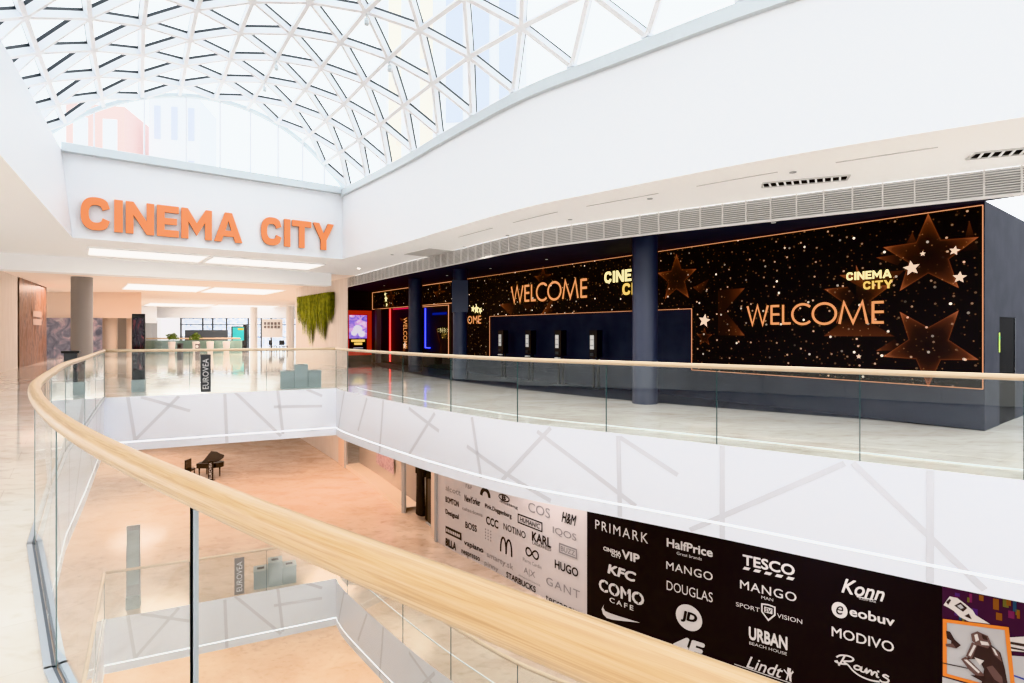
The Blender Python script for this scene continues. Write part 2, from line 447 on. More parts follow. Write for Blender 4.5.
# ------------------------------------------------------------------ slab fascias with the random grey line pattern
ST_FAR = [(13.11, -0.05, 11.11, -1.33), (13.2, -0.03, 14.49, -1.3), (11.58, -0.01, 11.58, -1.4), (13.99, -0.01, 13.99, -1.4), (8.71, -0.03, 7.62, -1.12), (8.43, -0.12, 10.26, -1.12), (9.96, -0.04, 9.99, -1.34), (9.99, -0.06, 10.93, -0.53), (6.63, -0.63, 8.71, -1.3), (6.78, -0.04, 7.05, -1.18), (5.56, -0.09, 4.53, -1.14), (4.53, -0.09, 5.71, -0.45), (2.39, -0.06, 1.84, -0.97), (3.3, -.02, 3.1, -1.33), (.9, -.02, .3, -1.2), (15.6, -.02, 15.5, -1.34), (17.4, -.02, 15.6, -1.3), (18, -.02, 19.2, -1.3)]
ST_BACK = [(0.49, -0.01, 0.64, -1.1), (1.6, -0.04, 0.64, -1.1), (0.77, -0.02, 1.85, -0.44), (2.66, -0.04, 2.71, -1.35), (2.9, 0.01, 4.05, -1.27), (3.97, 0.01, 4.1, -1.22), (3.87, -0.45, 5.14, -0.5), (4.71, 0.01, 5.14, -0.21)]
ST_NEAR = [(1, -.02, 2.2, -1.3), (2.4, -.02, 2.3, -1.34), (4.6, -.02, 3.2, -1.3), (5.2, -.1, 6.9, -1.3), (7, -.02, 7.1, -1.34), (9, -.02, 8.1, -1.3), (9.4, -.02, 10.8, -1.25), (11.5, -.02, 11.4, -1.34), (13, -.02, 12, -1.3), (13.6, -.02, 15, -1.2)]
def fascia(idx, path, zt, stripes, side):
    mb = MB(); n = max(2, int(path.len/.3))
    pts = [tuple(path.pt(path.len*i/n, 0))[:2] for i in range(n+1)]
    if path is not FAR: pts = [tuple(p) for p in path.p]
    mb.ribbon(pts, zt-1.36, zt, 0)
    fr = lambda s, z, d: path.pt(s, zt+z, side*(.004+d))
    for (s0, z0, s1, z1) in stripes:
        if max(s0, s1) > path.len: continue
        w = .075; dz = z1-z0; dsx = s1-s0; ln = math.hypot(dsx, dz); nx, nz = -dz/ln*w/2, dsx/ln*w/2
        k = 10
        for i in range(k):
            a, b = i/k, (i+1)/k
            q = [(s0+dsx*a-nx, z0+dz*a-nz), (s0+dsx*b-nx, z0+dz*b-nz), (s0+dsx*b+nx, z0+dz*b+nz), (s0+dsx*a+nx, z0+dz*a+nz)]
            q = [(min(max(x, 0), path.len), min(max(z, -1.35), -.004)) for x, z in q]
            mb.face([fr(x, z, 0) for x, z in q], 1)
    o = mb.build('trim_%d' % idx, ['fascia_white', 'stripe_grey'], recalc=False)
    struct(o)
    lm = MB(); sp = [tuple(path.pt(path.len*i/n, 0, side*.006))[:2] for i in range(n+1)]
    if path is not FAR:
        sp = []
        for i, p in enumerate(path.p):
            d = (path.p[min(i+1, len(path.p)-1)]-path.p[max(i-1, 0)]).normalized(); sp.append(tuple(p+Vector((-d.y, d.x))*side*.006))
    lm.ribbon(sp, zt-1.155, zt-1.125)
    lm.build('light_strip', 'cove_light', o, recalc=False)
fascia(1, FAR, 0, ST_FAR, -1)
fascia(2, BACK, 0, ST_BACK, -1)
fascia(3, NEAR, 0, ST_NEAR, 1)
fascia(4, FAR, F1, ST_FAR, -1)
fascia(5, BACK, F1, ST_BACK, -1)
fascia(6, NEAR, F1, ST_NEAR, 1)

# ------------------------------------------------------------------ glass balustrades
def balustrade(name, label, joints, zf, hfun, rail_path, rr=.039, inside=1, wood='maple_pale', ed=.012, em='glass_edge', gap=.004, edge=.005, channel=True, blackjoint=()):
    """joints: plan points where panes meet; rail_path: smooth list of plan points"""
    root = thing(name, label, 'railing', (joints[0][0], joints[0][1], zf))
    J = [Vector(j) for j in joints]
    tot = sum((b-a).length for a, b in zip(J, J[1:]))
    d = 0; hs = [0]
    for a, b in zip(J, J[1:]): d += (b-a).length; hs.append(d)
    for i, (a, b) in enumerate(zip(J, J[1:])):
        t = (b-a).normalized(); a2 = a+t*gap; b2 = b-t*gap
        za, zb = zf+hfun(hs[i])-rr*.8, zf+hfun(hs[i+1])-rr*.8
        mb = MB()
        mb.face([(a2.x, a2.y, zf), (b2.x, b2.y, zf), (b2.x, b2.y, zb), (a2.x, a2.y, za)], 0)
        n = Vector((-t.y, t.x))
        for q_, (p, z) in enumerate(((a2, za), (b2, zb))):
            if i+q_ in blackjoint: continue
            mb.box((p.x, p.y, (zf+z)/2), (edge, ed, z-zf), rz=math.atan2(t.y, t.x), mi=1)
        mb.build('glass_pane', ['glass_rail', em], root, recalc=False)
    for k in blackjoint:
        mb = MB(); a = J[k]; t = (J[k+1]-J[k-1]).normalized()
        mb.box((a.x, a.y, zf+hfun(hs[k])/2-.02), (.007, .012, hfun(hs[k])-.05), rz=math.atan2(t.y, t.x))
        mb.box((a.x+.010, a.y-.004, zf+hfun(hs[k])/2-.02), (.006, .012, hfun(hs[k])-.05), rz=math.atan2(t.y, t.x), mi=1)
        mb.build('joint_profile', ['joint_black', 'alu'], root)
    rp = []; d = 0
    for i, p in enumerate(rail_path):
        if i: d += math.dist(p, rail_path[i-1])
        rp.append((p[0], p[1], zf+hfun(d)))
    mb = MB(); mb.tube(rp, rr, 28); mb.build('handrail', wood, root, smooth=True)
    if channel:
        mb = MB()
        for a, b in zip(J, J[1:]):
            t = (b-a).normalized(); n = Vector((-t.y, t.x))*inside
            for off, w, h, mi in ((.032, .030, .018, 0), (.010, .014, .012, 1), (-.024, .032, .018, 0)):
                c = (a+b)/2+n*off
                mb.box((c.x, c.y, zf+h/2), ((b-a).length+.02, w, h), rz=math.atan2(t.y, t.x), mi=mi)
        mb.build('base_channel', ['alu', 'alu_dark'], root)
    return root

near_rail = crom(NEAR_PTS, 10)
def h_near(d): return 1.155+.08*min(1, d/16.5)
far_j = FR_PTS
jn = [(x, y) for x, y in NEAR_PTS]
for zf, where in ((0, 'upper'), (F1, 'lower')):
    up = zf == 0
    balustrade('glass_balustrade', 'big wood-capped glass balustrade sweeping across the foreground from the left' if up else 'left glass balustrade one storey down, seen through the foreground glass',
               jn, zf, h_near, near_rail, inside=-1, blackjoint=(7,) if up else (), wood='maple' if up else 'maple_pale', ed=.005, em='edge_light')
    b0, b1 = Vector(BACK.p[0]), Vector(BACK.p[1])
    bj = [tuple(b0.lerp(b1, t)) for t in (0, 1/3, 2/3, 1)]
    balustrade('glass_balustrade', 'straight glass balustrade with wooden rail below the orange sign, upper storey' if up else 'straight glass balustrade one storey down with the bins behind it',
               bj, zf, lambda d: 1.155-.02*d/5.5, bj, rr=.037, inside=1, channel=False)
    balustrade('glass_balustrade', 'curved glass balustrade with pale rail in front of the dark cinema' if up else 'curved glass balustrade one storey down below the brand hoarding',
               far_j, zf, lambda d: 1.135, [tuple(p) for p in FAR.p], rr=.037, inside=1, channel=False)
# thin pale line on the floor behind the far glass
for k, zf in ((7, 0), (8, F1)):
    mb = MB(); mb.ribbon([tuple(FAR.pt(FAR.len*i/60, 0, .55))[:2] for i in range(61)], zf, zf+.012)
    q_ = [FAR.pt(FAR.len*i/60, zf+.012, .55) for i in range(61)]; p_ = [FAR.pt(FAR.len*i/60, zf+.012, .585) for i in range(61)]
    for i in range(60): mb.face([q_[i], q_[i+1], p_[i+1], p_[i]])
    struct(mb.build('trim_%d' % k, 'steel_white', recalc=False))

# ------------------------------------------------------------------ upper shell: ceiling, fascias, sign wall
ZC, ZT = 4.05, 6.12
UF = Path(crom([(-5.66, 18.77), (-5.43, 18.4), (-3.0, 15.3), (-1.5, 13.2), (.2, 10.95), (1.6, 9.6), (3.66, 7.75), (5.74, 6.28), (7.6, 5.15), (9.6, 4.25), (12, 3.4), (16, 2.3)]))
GR = Path(crom([(-7.4, 25.2), (-4.1, 20.1), (-1.69, 16.6), (.4, 13.6), (2.56, 11.65), (5.0, 9.8), (7.4, 8.1), (9.6, 6.7), (12.5, 5.3), (17, 4.0)]))
LD = Vector((.539, -.842))
def PL(t): return FL+LD*t
ceil_out = [tuple(PL(22)), tuple(FL)]+[tuple(p) for p in UF.p]+[tuple(p) for p in GR.p[::-1]]
ceil_out += [tuple(uv(22, 5)), tuple(uv(-14, 5)), (-26, -13), (-3, -13)]
# the ring back to the start runs outside the frame on the near side
struct(plate('ceiling', ceil_out, None, ZC, 'ceiling_white_glow'))
struct(plate('ceiling_hall', [tuple(uv(-14, 5)), tuple(uv(22, 5)), tuple(uv(22, 58)), tuple(uv(-14, 58))], None, ZC, 'ceiling_warm_glow'))
mb = MB(); mb.ribbon([tuple(p) for p in UF.p], ZC, ZT); struct(mb.build('wall_right', 'white_paint', recalc=False))
lo = Vector((-.842, -.539))*.22
mb = MB(); a, b = PL(22), FL; mb.face([(*a, ZC), (*b, ZC), (*(b+lo), ZT+.16), (*(a+lo*2), ZT+.16)]); struct(mb.build('wall_left', 'white_paint', recalc=False))
mb = MB(); mb.face([(*FL, ZC), (*FRC, ZC), (*FRC, ZT+.1), (*(FL+lo), ZT+.1)]); struct(mb.build('wall_back', 'white_paint', recalc=False))
# gutter beams carrying the glass vault
mb = MB()
g0 = UF.sub(0, UF.len, 0); g1 = UF.sub(0, UF.len, -.10)
mb.ribbon(g1, ZT, ZT+.22, 0)
for i in range(len(g0)-1): mb.face([(*g1[i], ZT), (*g1[i+1], ZT), (*g0[i+1], ZT), (*g0[i], ZT)], 0); mb.face([(*g1[i], ZT+.22), (*g1[i+1], ZT+.22), (*g0[i+1], ZT+.22), (*g0[i], ZT+.22)], 0)
struct(mb.build('trim_9', ['gutter_grey']))
mb = MB(); a, b = uv(-.22, -.08), uv(7.2, -.08); mb.beam((a.x, a.y, ZT+.2), (b.x, b.y, ZT+.2), .2, .22)
struct(mb.build('trim_10', 'gutter_grey'))
# downstand beam across the hall behind the sign wall
mb = MB(); a, b = uv(-9, 5.2), uv(8.5, 5.2); mb.beam((a.x, a.y, 3.8), (b.x, b.y, 3.8), .7, .52)
struct(mb.build('trim_11', 'ceiling_white_glow'))

# orange sign letters
def L_I(w): return [[(0, 0), (w, 0), (w, 1), (0, 1)]]
def L_C():
    o = []
    def sup(rx, ry, a, n=3.0):
        c, s_ = math.cos(a), math.sin(a)
        return (math.copysign(abs(c)**(2/n), c)*rx+.42, math.copysign(abs(s_)**(2/n), s_)*ry+.5)
    A = [math.radians(38+(322-38)*i/32) for i in range(33)]
    outer_ = [sup(.42, .5, a, 2.5) for a in A]; inner_ = [sup(.205, .275, a, 2.5) for a in A]
    outer_[0] = (.80, .70); outer_[-1] = (.80, .30); inner_[0] = (.60, .62); inner_[-1] = (.60, .38)
    return [outer_+inner_[::-1]]
GLY = {
 'C': (L_C(), .84), 'I': (L_I(.24), .24),
 'N': ([[(0, 0), (.22, 0), (.22, .60), (.62, 0), (.84, 0), (.84, 1), (.62, 1), (.62, .40), (.22, 1), (0, 1)]], .84),
 'E': ([[(0, 0), (.68, 0), (.68, .21), (.23, .21), (.23, .40), (.62, .40), (.62, .60), (.23, .60), (.23, .79), (.68, .79), (.68, 1), (0, 1)]], .68),
 'M': ([[(0, 0), (.22, 0), (.22, .58), (.50, .12), (.78, .58), (.78, 0), (1, 0), (1, 1), (.80, 1), (.50, .52), (.20, 1), (0, 1)]], 1.0),
 'A': ([[(0, 0), (.24, 0), (.31, .19), (.67, .19), (.74, 0), (.98, 0), (.61, 1), (.37, 1), (.37, 1), (.49, .74), (.60, .38), (.38, .38), (.49, .74), (.37, 1)]], .98),
 'T': ([[(.29, 0), (.52, 0), (.52, .79), (.81, .79), (.81, 1), (0, 1), (0, .79), (.29, .79)]], .81),
 'Y': ([[(.34, 0), (.58, 0), (.58, .36), (.92, 1), (.66, 1), (.46, .60), (.26, 1), (0, 1), (.34, .36)]], .92),
}
# A drawn as two halves so its counter stays open
GLY['A'] = ([[(0, 0), (.24, 0), (.31, .19), (.49, .19), (.49, .38), (.38, .38), (.49, .74), (.49, 1), (.37, 1)],
             [(.49, .19), (.67, .19), (.74, 0), (.98, 0), (.61, 1), (.49, 1), (.49, .74), (.60, .38), (.49, .38)]], .98)
sg = thing('cinema_sign', 'large raised orange lettering reading CINEMA CITY on the white end wall', 'sign', (*uv(3.5, -.06), 4.6))
def sign_word(word, u0, u1, z0, z1, gap=.09):
    tot = sum(GLY[c][1] for c in word)+gap*(len(word)-1); k = (u1-u0)/tot; x = 0
    for c in word:
        polys, w = GLY[c]; mb = MB()
        def fr(px, py, d, x=x):
            p = uv(u0+(x+px)*k, -.03-d); return Vector((p.x, p.y, z0+py*(z1-z0)))
        for pl in polys: mb.poly(pl, .09, fr, 0, 1)
        mb.build('letter', ['sign_orange', 'sign_side'], sg, recalc=False)
        x += w+gap
sign_word('CINEMA', .17, 4.0, 4.28, 5.13)
sign_word('CITY', 4.54, 6.78, 4.30, 5.15)

# ------------------------------------------------------------------ ceiling louvre band along the cinema front
gl = thing('louvre_grille', 'long grey louvred ventilation band curving above the dark cinema front', 'grille', (2.56, 11.65, 3.62))
mb = MB(); mb.ribbon(GR.sub(0, GR.len, .03), 3.62, ZC); mb.build('backing', 'slat_back', gl, recalc=False)
mb = MB()
for i in range(11):
    z = 3.65+i*.037; pth = GR.sub(0, GR.len, -.01, step=.5)
    for a, b in zip(pth, pth[1:]): mb.beam((*a, z), (*b, z), .03, .015)
mb.build('louvre_slats', 'slats', gl)
s = .2
while s < GR.len:
    mb = MB(); p, d = GR.at(s); mb.box((p.x, p.y, 3.835), (.022, .05, .43), rz=math.atan2(d.y, d.x)); s += .42
    mb.build('upright_bar', 'slats', gl)
mb = MB()
pth = GR.sub(0, GR.len, -.02, step=.4)
for a, b in zip(pth, pth[1:]): mb.beam((*a, 3.625), (*b, 3.625), .05, .03)
mb.build('edge_trim', 'slats', gl)

# ------------------------------------------------------------------ glass vault
SK = thing('skylight', 'vaulted triangulated glass skylight on a white steel grid above the atrium', 'skylight', (-3, 8, 6.3))
LO = FL+Vector((-.842, -.539))*.85
def Lpt(k): p = LO+LD*(1.0-1.45*k); return Vector((p.x, p.y, 6.2))
sR0 = None
best = 1e9
for i in range(2000):
    t = UF.len*i/2000; p, _ = UF.at(t)
    dd = (p-Vector((-.96, 12.25))).length
    if dd < best: best = dd; sR0 = t
def Rpt(k):
    t = sR0-1.5*k
    if t < 0: p = UF.p[0]+(UF.p[0]-UF.p[1]).normalized()*(-t)
    elif t > UF.len: p = UF.p[-1]+(UF.p[-1]-UF.p[-2]).normalized()*(t-UF.len)
    else: p, _ = UF.at(t)
    q = p
    return Vector((q.x, q.y, 6.42))
NJ = 10; HA = math.radians(48.3)
def node(k, j):
    a, b = Lpt(k), Rpt(k); ang = HA*(1-2*j/NJ)
    t = .5-.5*math.sin(ang)/math.sin(HA); rise = 2.15*(math.cos(ang)-math.cos(HA))/(1-math.cos(HA))
    p = a.lerp(b, t); p.z += rise
    return p
def vco(p): return (Vector((p.x, p.y))-FL).dot(V_)
K0, K1 = -11, 9
def clip(a, b):
    va, vb = vco(a)+.02, vco(b)+.02
    if va > 0 and vb > 0: return None
    if va <= 0 and vb <= 0: return a, b
    t = va/(va-vb); m_ = a.lerp(b, t)
    return (a, m_) if va <= 0 else (m_, b)
def vnorm(p, q=None):
    return Vector((0, 0, 1))
def member(mb, a, b, c):
    mid = (a+b)/2
    mb.beam(a, b, .085, .13, up=c, mi=0)
    mb.beam(a, b, .05, .07, up=c, off=.10, mi=1)
def upn(k, j):
    a = node(k, max(j-1, 0)); b = node(k, min(j+1, NJ)); c = node(k-1, j); d = node(k+1, j)
    n = (b-a).cross(d-c); n.normalize()
    return n if n.z > 0 else -n
for k in range(K0, K1):
    mb = MB()
    for j in range(NJ):
        c = clip(node(k, j), node(k, j+1))
        if c: member(mb, *c, upn(k, j+.5))
    if mb.v: mb.build('arch_rib', ['steel_white', 'gasket'], SK)
for q in range(K0-NJ, K1):
    mb = MB()
    for j in range(NJ):
        k = q+j
        if K0 <= k < K1-1:
            c = clip(node(k, j), node(k+1, j+1))
            if c: member(mb, *c, upn(k+.5, j+.5))
    if mb.v: mb.build('diagonal_brace', ['steel_white', 'gasket'], SK)
for j in range(1, NJ):
    mb = MB()
    for k in range(K0, K1-1):
        c = clip(node(k, j), node(k+1, j))
        if c: member(mb, *c, upn(k+.5, j))
    mb.build('purlin', ['steel_white', 'gasket'], SK)
mb = MB()
for k in range(K0, K1-1):
    for j in range(NJ):
        for tri in ((node(k, j), node(k, j+1), node(k+1, j+1)), (node(k, j), node(k+1, j+1), node(k+1, j))):
            c = (tri[0]+tri[1]+tri[2])/3
            if vco(c) < .1:
                n = upn(k+.5, j+.5); mb.face([p+n*.15 for p in tri], 0)
mb.build('roof_glass', 'glass_roof', SK, recalc=False)
# white shoes on the gutter where the ribs land
for k in range(K0, 6):
    mb = MB(); p = Rpt(k)
    if vco(p) < 0: mb.cyl((p.x, p.y, 6.2), .05, .22, 10); mb.box((p.x, p.y, 6.40), (.16, .16, .05), rz=.6); mb.build('rib_shoe', 'steel_white', SK)

# lunette window in the end wall: arch where the vault meets the wall plane
def surf_cross(j):
    pts = []
    for k in range(K0, K1+3):
        a, b = node(k, j), node(k+1, j); va, vb = vco(a), vco(b)
        if va <= 0 < vb: return a.lerp(b, va/(va-vb))
    return None
arch = [surf_cross(NJ*i/40) for i in range(41)]; arch = [a for a in arch if a is not None]
def usp(p): return (Vector((p.x, p.y))-FL).dot(U)
arch.sort(key=usp)
LU = bpy.data.objects.new('window_1', None); COL.objects.link(LU); LU.location = (*uv(3.5, 0), 6.2); LU['kind'] = 'structure'
mb = MB(); n_ = len(arch)
for i in range(n_-1):
    a, b = arch[i], arch[i+1]
    mb.face([(a.x, a.y, min(6.3, a.z)), (b.x, b.y, min(6.3, b.z)), tuple(b), tuple(a)])
mb.build('window_glass', 'glass_roof', LU, recalc=False)
def arch_z(u):
    for a, b in zip(arch, arch[1:]):
        if usp(a) <= u <= usp(b):
            t = (u-usp(a))/(usp(b)-usp(a)); return a.z+(b.z-a.z)*t
    return 6.2
for u in (.45, 1.55, 2.55, 3.42, 4.25, 5.05, 5.8, 6.5):
    p = uv(u, -.02); zt = arch_z(u)
    if zt > 6.3:
        mb = MB(); mb.box((p.x, p.y, (6.2+zt)/2), (.035, .08, zt-6.2), rz=math.atan2(U.y, U.x)); mb.build('mullion', 'steel_white', LU)
mb = MB()
for a, b in zip(arch, arch[1:]): mb.beam(a-Vector((0, 0, .03)), b-Vector((0, 0, .03)), .16, .09)
mb.build('arch_frame', 'gutter_grey', LU)

# small spotlights hung under the grid nodes
for (k, j, lb) in ((1, 6, 'small spotlight hung under the vault grid, nearest the end wall arch'), (2, 6, 'small spotlight hung under the vault grid, above the arch top'), (-1, 7, 'small spotlight hung under the vault grid, third along the row'), (0, 8, 'small spotlight under the vault, lowest one near the right gutter'), (-3, 8, 'small spotlight hung under the vault grid, nearest the viewer')):
    p = node(k, j)
    t = thing('spotlight', lb, 'spotlight', (p.x, p.y, p.z-.3), 'spotlights under the glass vault')
    mb = MB(); mb.cyl((p.x, p.y, p.z-.2), .012, .2, 8); mb.build('stem', 'gutter_grey', t)
    mb = MB(); mb.cyl((p.x, p.y, p.z-.3), .05, .12, 14); mb.build('lamp_head', 'gutter_grey', t, smooth=True)

# ------------------------------------------------------------------ cinema front
mb = MB()
mb.face([wall(0, 0), wall(26.3, 0), wall(26.3, 3.8), wall(0, 3.8)])
W = struct(mb.build('wall_cinema', 'navy', recalc=False))
# dark ceiling between the grille and the cinema wall
gp = GR.sub(0, GR.len-4, .05, step=.6)
pl = [p for p in gp]
mb = MB()
def to_wall(p):
    s = (Vector(p)-W0).dot(WD); return s
prev = None
for p in gp:
    q = Vector(p); w_ = W0+WD*to_wall(p)
    if to_wall(p) < -1: break
    if prev:
        mb.face([(*prev[0], 3.79), (*q, 3.79), (*w_, 3.79), (*prev[1], 3.79)])
    prev = (q, w_)
q0 = wall(21.85, 3.79); q1 = wall(26.4, 3.79); mb.face([(-7.4, 25.2, 3.79), q0, q1, q1+Vector((-U.x*1.7, -U.y*1.7, 0))])
struct(mb.build('ceiling_cinema', 'navy', recalc=False))
# end wall with the poster, and side return at the right corner with the dark doorway
e0, e1 = wall(26.3, 0), wall(26.3, 0)+Vector((-U.x, -U.y, 0))*1.6
mb = MB(); mb.face([(e0.x, e0.y, 0), (e1.x, e1.y, 0), (e1.x, e1.y, 3.8), (e0.x, e0.y, 3.8)]); struct(mb.build('wall_end', 'dark_room', recalc=False))
e2 = Vector((-7.4, 25.2, 0)); mb = MB(); mb.face([(e1.x, e1.y, 0), (e2.x+.02, e2.y, 0), (e2.x+.02, e2.y, 3.8), (e1.x, e1.y, 3.8)]); struct(mb.build('wall_end_return', 'dark_room', recalc=False))
rd = Vector((.79, .613))
def side(s, z, d=0):
    p = W0+rd*s+Vector((.613, -.79))*d; return Vector((p.x, p.y, z))
mb = MB()
for (a, b, z0, z1) in ((0, .95, 0, 3.8), (.95, 2.1, 1.9, 3.8), (2.1, 7, 0, 3.8)):
    mb.face([side(a, z0), side(b, z0), side(b, z1), side(a, z1)])
struct(mb.build('wall_side', 'navy', recalc=False))
mb = MB(); mb.face([side(.9, 0, -.01), side(2.15, 0, -.01), side(2.15, 1.95, -.01), side(.9, 1.95, -.01)])
struct(mb.build('door_1', 'joint_black', recalc=False))
mb = MB(); mb.face([side(.86, 1.28, .01), side(.94, 1.28, .01), side(.94, 1.62, .01), side(.86, 1.62, .01)])
mb.face([side(.875, 1.5, .014), side(.925, 1.5, .014), side(.925, 1.56, .014), side(.875, 1.56, .014)], 1)
tag(mb.build('notice_sticker', ['yellow_green', 'exit_green'], recalc=False), 'small yellow-green notice beside the black doorway at the far right', 'notice')

# dark carpet in front of the cinema
cs = [(8.05, 9.5), (7.6, 9.75), (3.44, 12.75), (1.2, 14.8), (-.9, 17.2), (-3.2, 20.6), (-5.2, 24.2), (-6.6, 27.0)]
cp = crom(cs, 4)+[tuple(wall(26.2, 0, .02))[:2], tuple(wall(0, 0, .02))[:2]]
tag(plate('carpet', cp, None, .006, 'carpet_dark'), 'dark carpet laid along the foot of the cinema front', 'carpet')

def frame_line(mb, pts, w=.014, d=.02, mi=0):
    for a, b in zip(pts, pts[1:]):
        mb.beam(wall(a[0], a[1], d), wall(b[0], b[1], d), w, w, up=(WN.x, WN.y, 0), mi=mi)
STAR = [(math.cos(math.radians(90+36*i))*(1 if i % 2 == 0 else .42), math.sin(math.radians(90+36*i))*(1 if i % 2 == 0 else .42)) for i in range(10)]
def facet_star(mb, s, z, r, inv=False, mi=1, d=.012, only=None):
    P = [(s-x*r, z+(-y if inv else y)*r) for x, y in STAR]
    for i in range(10):
        if only and i not in only: continue
        a, b = P[i], P[(i+1) % 10]
        hot = .95 if i % 2 == 0 else .5
        mb.face([wall(*a, d), wall(*b, d), wall(s, z, d)], mi, [(hot, 0), (.45 if i % 2 == 0 else .95, 0), (.0, 0)])
    # bright rim
    for i in range(10):
        if only and i not in only: continue
        a, b = Vector(P[i]), Vector(P[(i+1) % 10]); c = Vector((s, z))
        a2, b2 = a.lerp(c, .16), b.lerp(c, .16)
        mb.face([wall(*a, d+.002), wall(*b, d+.002), wall(*b2, d+.002), wall(*a2, d+.002)], mi, [(.85, 0), (.85, 0), (.05, 0), (.05, 0)])
def wedge(mb, pts, hots, d=.013, mi=1):
    mb.face([wall(*p, d) for p in pts], mi, [(h, 0) for h in hots])
def mini_star(mb, s, z, r, rot=0, mi=2, d=.02):
    P = []
    for i in range(10):
        a = math.radians(90+36*i+rot); q = r*(1 if i % 2 == 0 else .45); P.append((s+math.cos(a)*q, z+math.sin(a)*q))
    for i in range(10): mb.face([wall(*P[i], d), wall(*P[(i+1) % 10], d), wall(s, z, d)], mi)
def panel(mb, s0, s1, z0, z1, d=.006, mi=0):
    mb.face([wall(s0, z0, d), wall(s1, z0, d), wall(s1, z1, d), wall(s0, z1, d)], mi, [(s0, z0), (s1, z0), (s1, z1), (s0, z1)])
def welcome(mb, sL, sR, z0, z1, d, w, mi=0):
    """geometric capitals; sL is the reader's left end"""
    H = z1-z0; k = (sL-sR)/6.62
    fr = lambda x, y, dd: wall(sL-x*k, z0+y*H, d+dd)
    ws = w
    def st(p, **kw):
        P = [(x*k, y*H) for x, y in p]
        f2 = lambda x, y, dd: wall(sL-x, z0+y, d+dd)
        stroke(mb, P, ws, f2, mi, **kw)
    x = 0
    st([(0, 1), (.29, 0), (.58, 1), (.87, 0), (1.16, 1)])
    x = 1.36; st([(x, 0), (x, 1)]); [st([(x, y), (x+.42, y)]) for y in (.05, .52, .95)]
    x = 1.98; st([(x, 1), (x, .05), (x+.40, .05)])
    st(arc(2.98, .5, .52, .49, 45, 315, 28))
    st(arc(4.02, .5, .54, .49, 0, 360, 36)[:-1], closed=True)
    x = 4.72; st([(x, 0), (x+.20, 1), (x+.60, .05), (x+1.0, 1), (x+1.2, 0)])
    x = 6.16; st([(x, 0), (x, 1)]); [st([(x, y), (x+.44, y)]) for y in (.05, .52, .95)]

g = thing('welcome_mural', 'large starry black WELCOME wall graphic right of the front navy column', 'wall graphic', tuple(wall(2.8, .69)))
mb = MB(); panel(mb, .03, 5.69, .69, 3.73)
facet_star(mb, .78, 2.98, .74); facet_star(mb, .78, 1.40, .74, inv=True)
facet_star(mb, 1.95, 2.30, .62, inv=False, only=(1, 2, 3, 6, 7, 8, 9))
wedge(mb, [(4.95, 2.62), (4.28, 2.62), (4.78, 2.12)], [.15, .9, .3]); wedge(mb, [(4.95, 1.55), (4.28, 1.55), (4.78, 2.12)], [.15, .9, .3]); wedge(mb, [(4.95, 2.62), (4.78, 2.12), (4.95, 1.55)], [.5, .2, .5])
wedge(mb, [(2.55, 1.55), (1.3, 1.55), (2.0, 2.0)], [.8, .7, .3]); wedge(mb, [(2.25, 2.75), (1.15, 2.75), (1.6, 2.3)], [.9, .6, .35])
wedge(mb, [(1.6, 3.03), (1.1, 3.06), (1.25, 2.85)], [.9, .2, .4]); wedge(mb, [(1.6, 1.28), (1.15, 1.30), (1.3, 1.5)], [.9, .2, .4])
wedge(mb, [(1.22, 3.0), (1.02, 3.42), (.88, 3.0)], [.1, .8, .1]); wedge(mb, [(.30, 3.0), (.2, 3.5), (.08, 3.0)], [.1, .8, .1])
facet_star(mb, 5.95-.62, 1.5, .22); wedge(mb, [(5.65, 2.72), (5.2, 2.9), (5.42, 2.55)], [.8, .5, .3])
for (s, z, r, rt) in ((5.33, 1.90, .17, 10), (1.03, 2.78, .14, -8), (.40, 3.02, .085, 12), (.33, 2.56, .105, 5), (1.9, 1.16, .05, 0), (3.35, 3.42, .03, 0), (.86, 3.02, .05, 0)): mini_star(mb, s, z, r, rt)
mb.build('starry_panel', ['starry', 'star_facet', 'star_bright'], g, recalc=False)
mb = MB(); frame_line(mb, [(5.69, .69), (0.02, .69), (.02, 3.73), (5.69, 3.73)]); frame_line(mb, [(5.69, .69), (5.69, 2.2)]); mb.build('copper_edging', 'copper_line', g)
mb = MB(); welcome(mb, 4.20, 1.46, 1.79, 2.21, .03, .05); mb.build('welcome_lettering', 'welcome', g, recalc=False)
def logo_cc(parent, s0, s1, zt, h, gap=.06, blur=True):
    mb = MB()
    fr = lambda x, y, d: wall(x, y, .03+d)
    def word(wd, a, b, z0, z1, mi):
        tot = sum(GLY[c][1] for c in wd)+.09*(len(wd)-1); k = (a-b)/tot; x = 0
        for c in wd:
            for pl in GLY[c][0]: mb.face([wall(a-(x+px)*k, z0+py*(z1-z0), .03) for px, py in pl], mi)
            x += GLY[c][1]+.09
    word('CINEMA', s0, s1, zt-h, zt, 1); word('CITY', s0-(s0-s1)*.385, s1-.02, zt-2*h-gap, zt-h-gap, 0)
    mb.build('cinema_logo', ['gold', 'gold_hot'], parent, recalc=False)
logo_cc(g, 2.12, 1.34, 2.79, .155, .04)

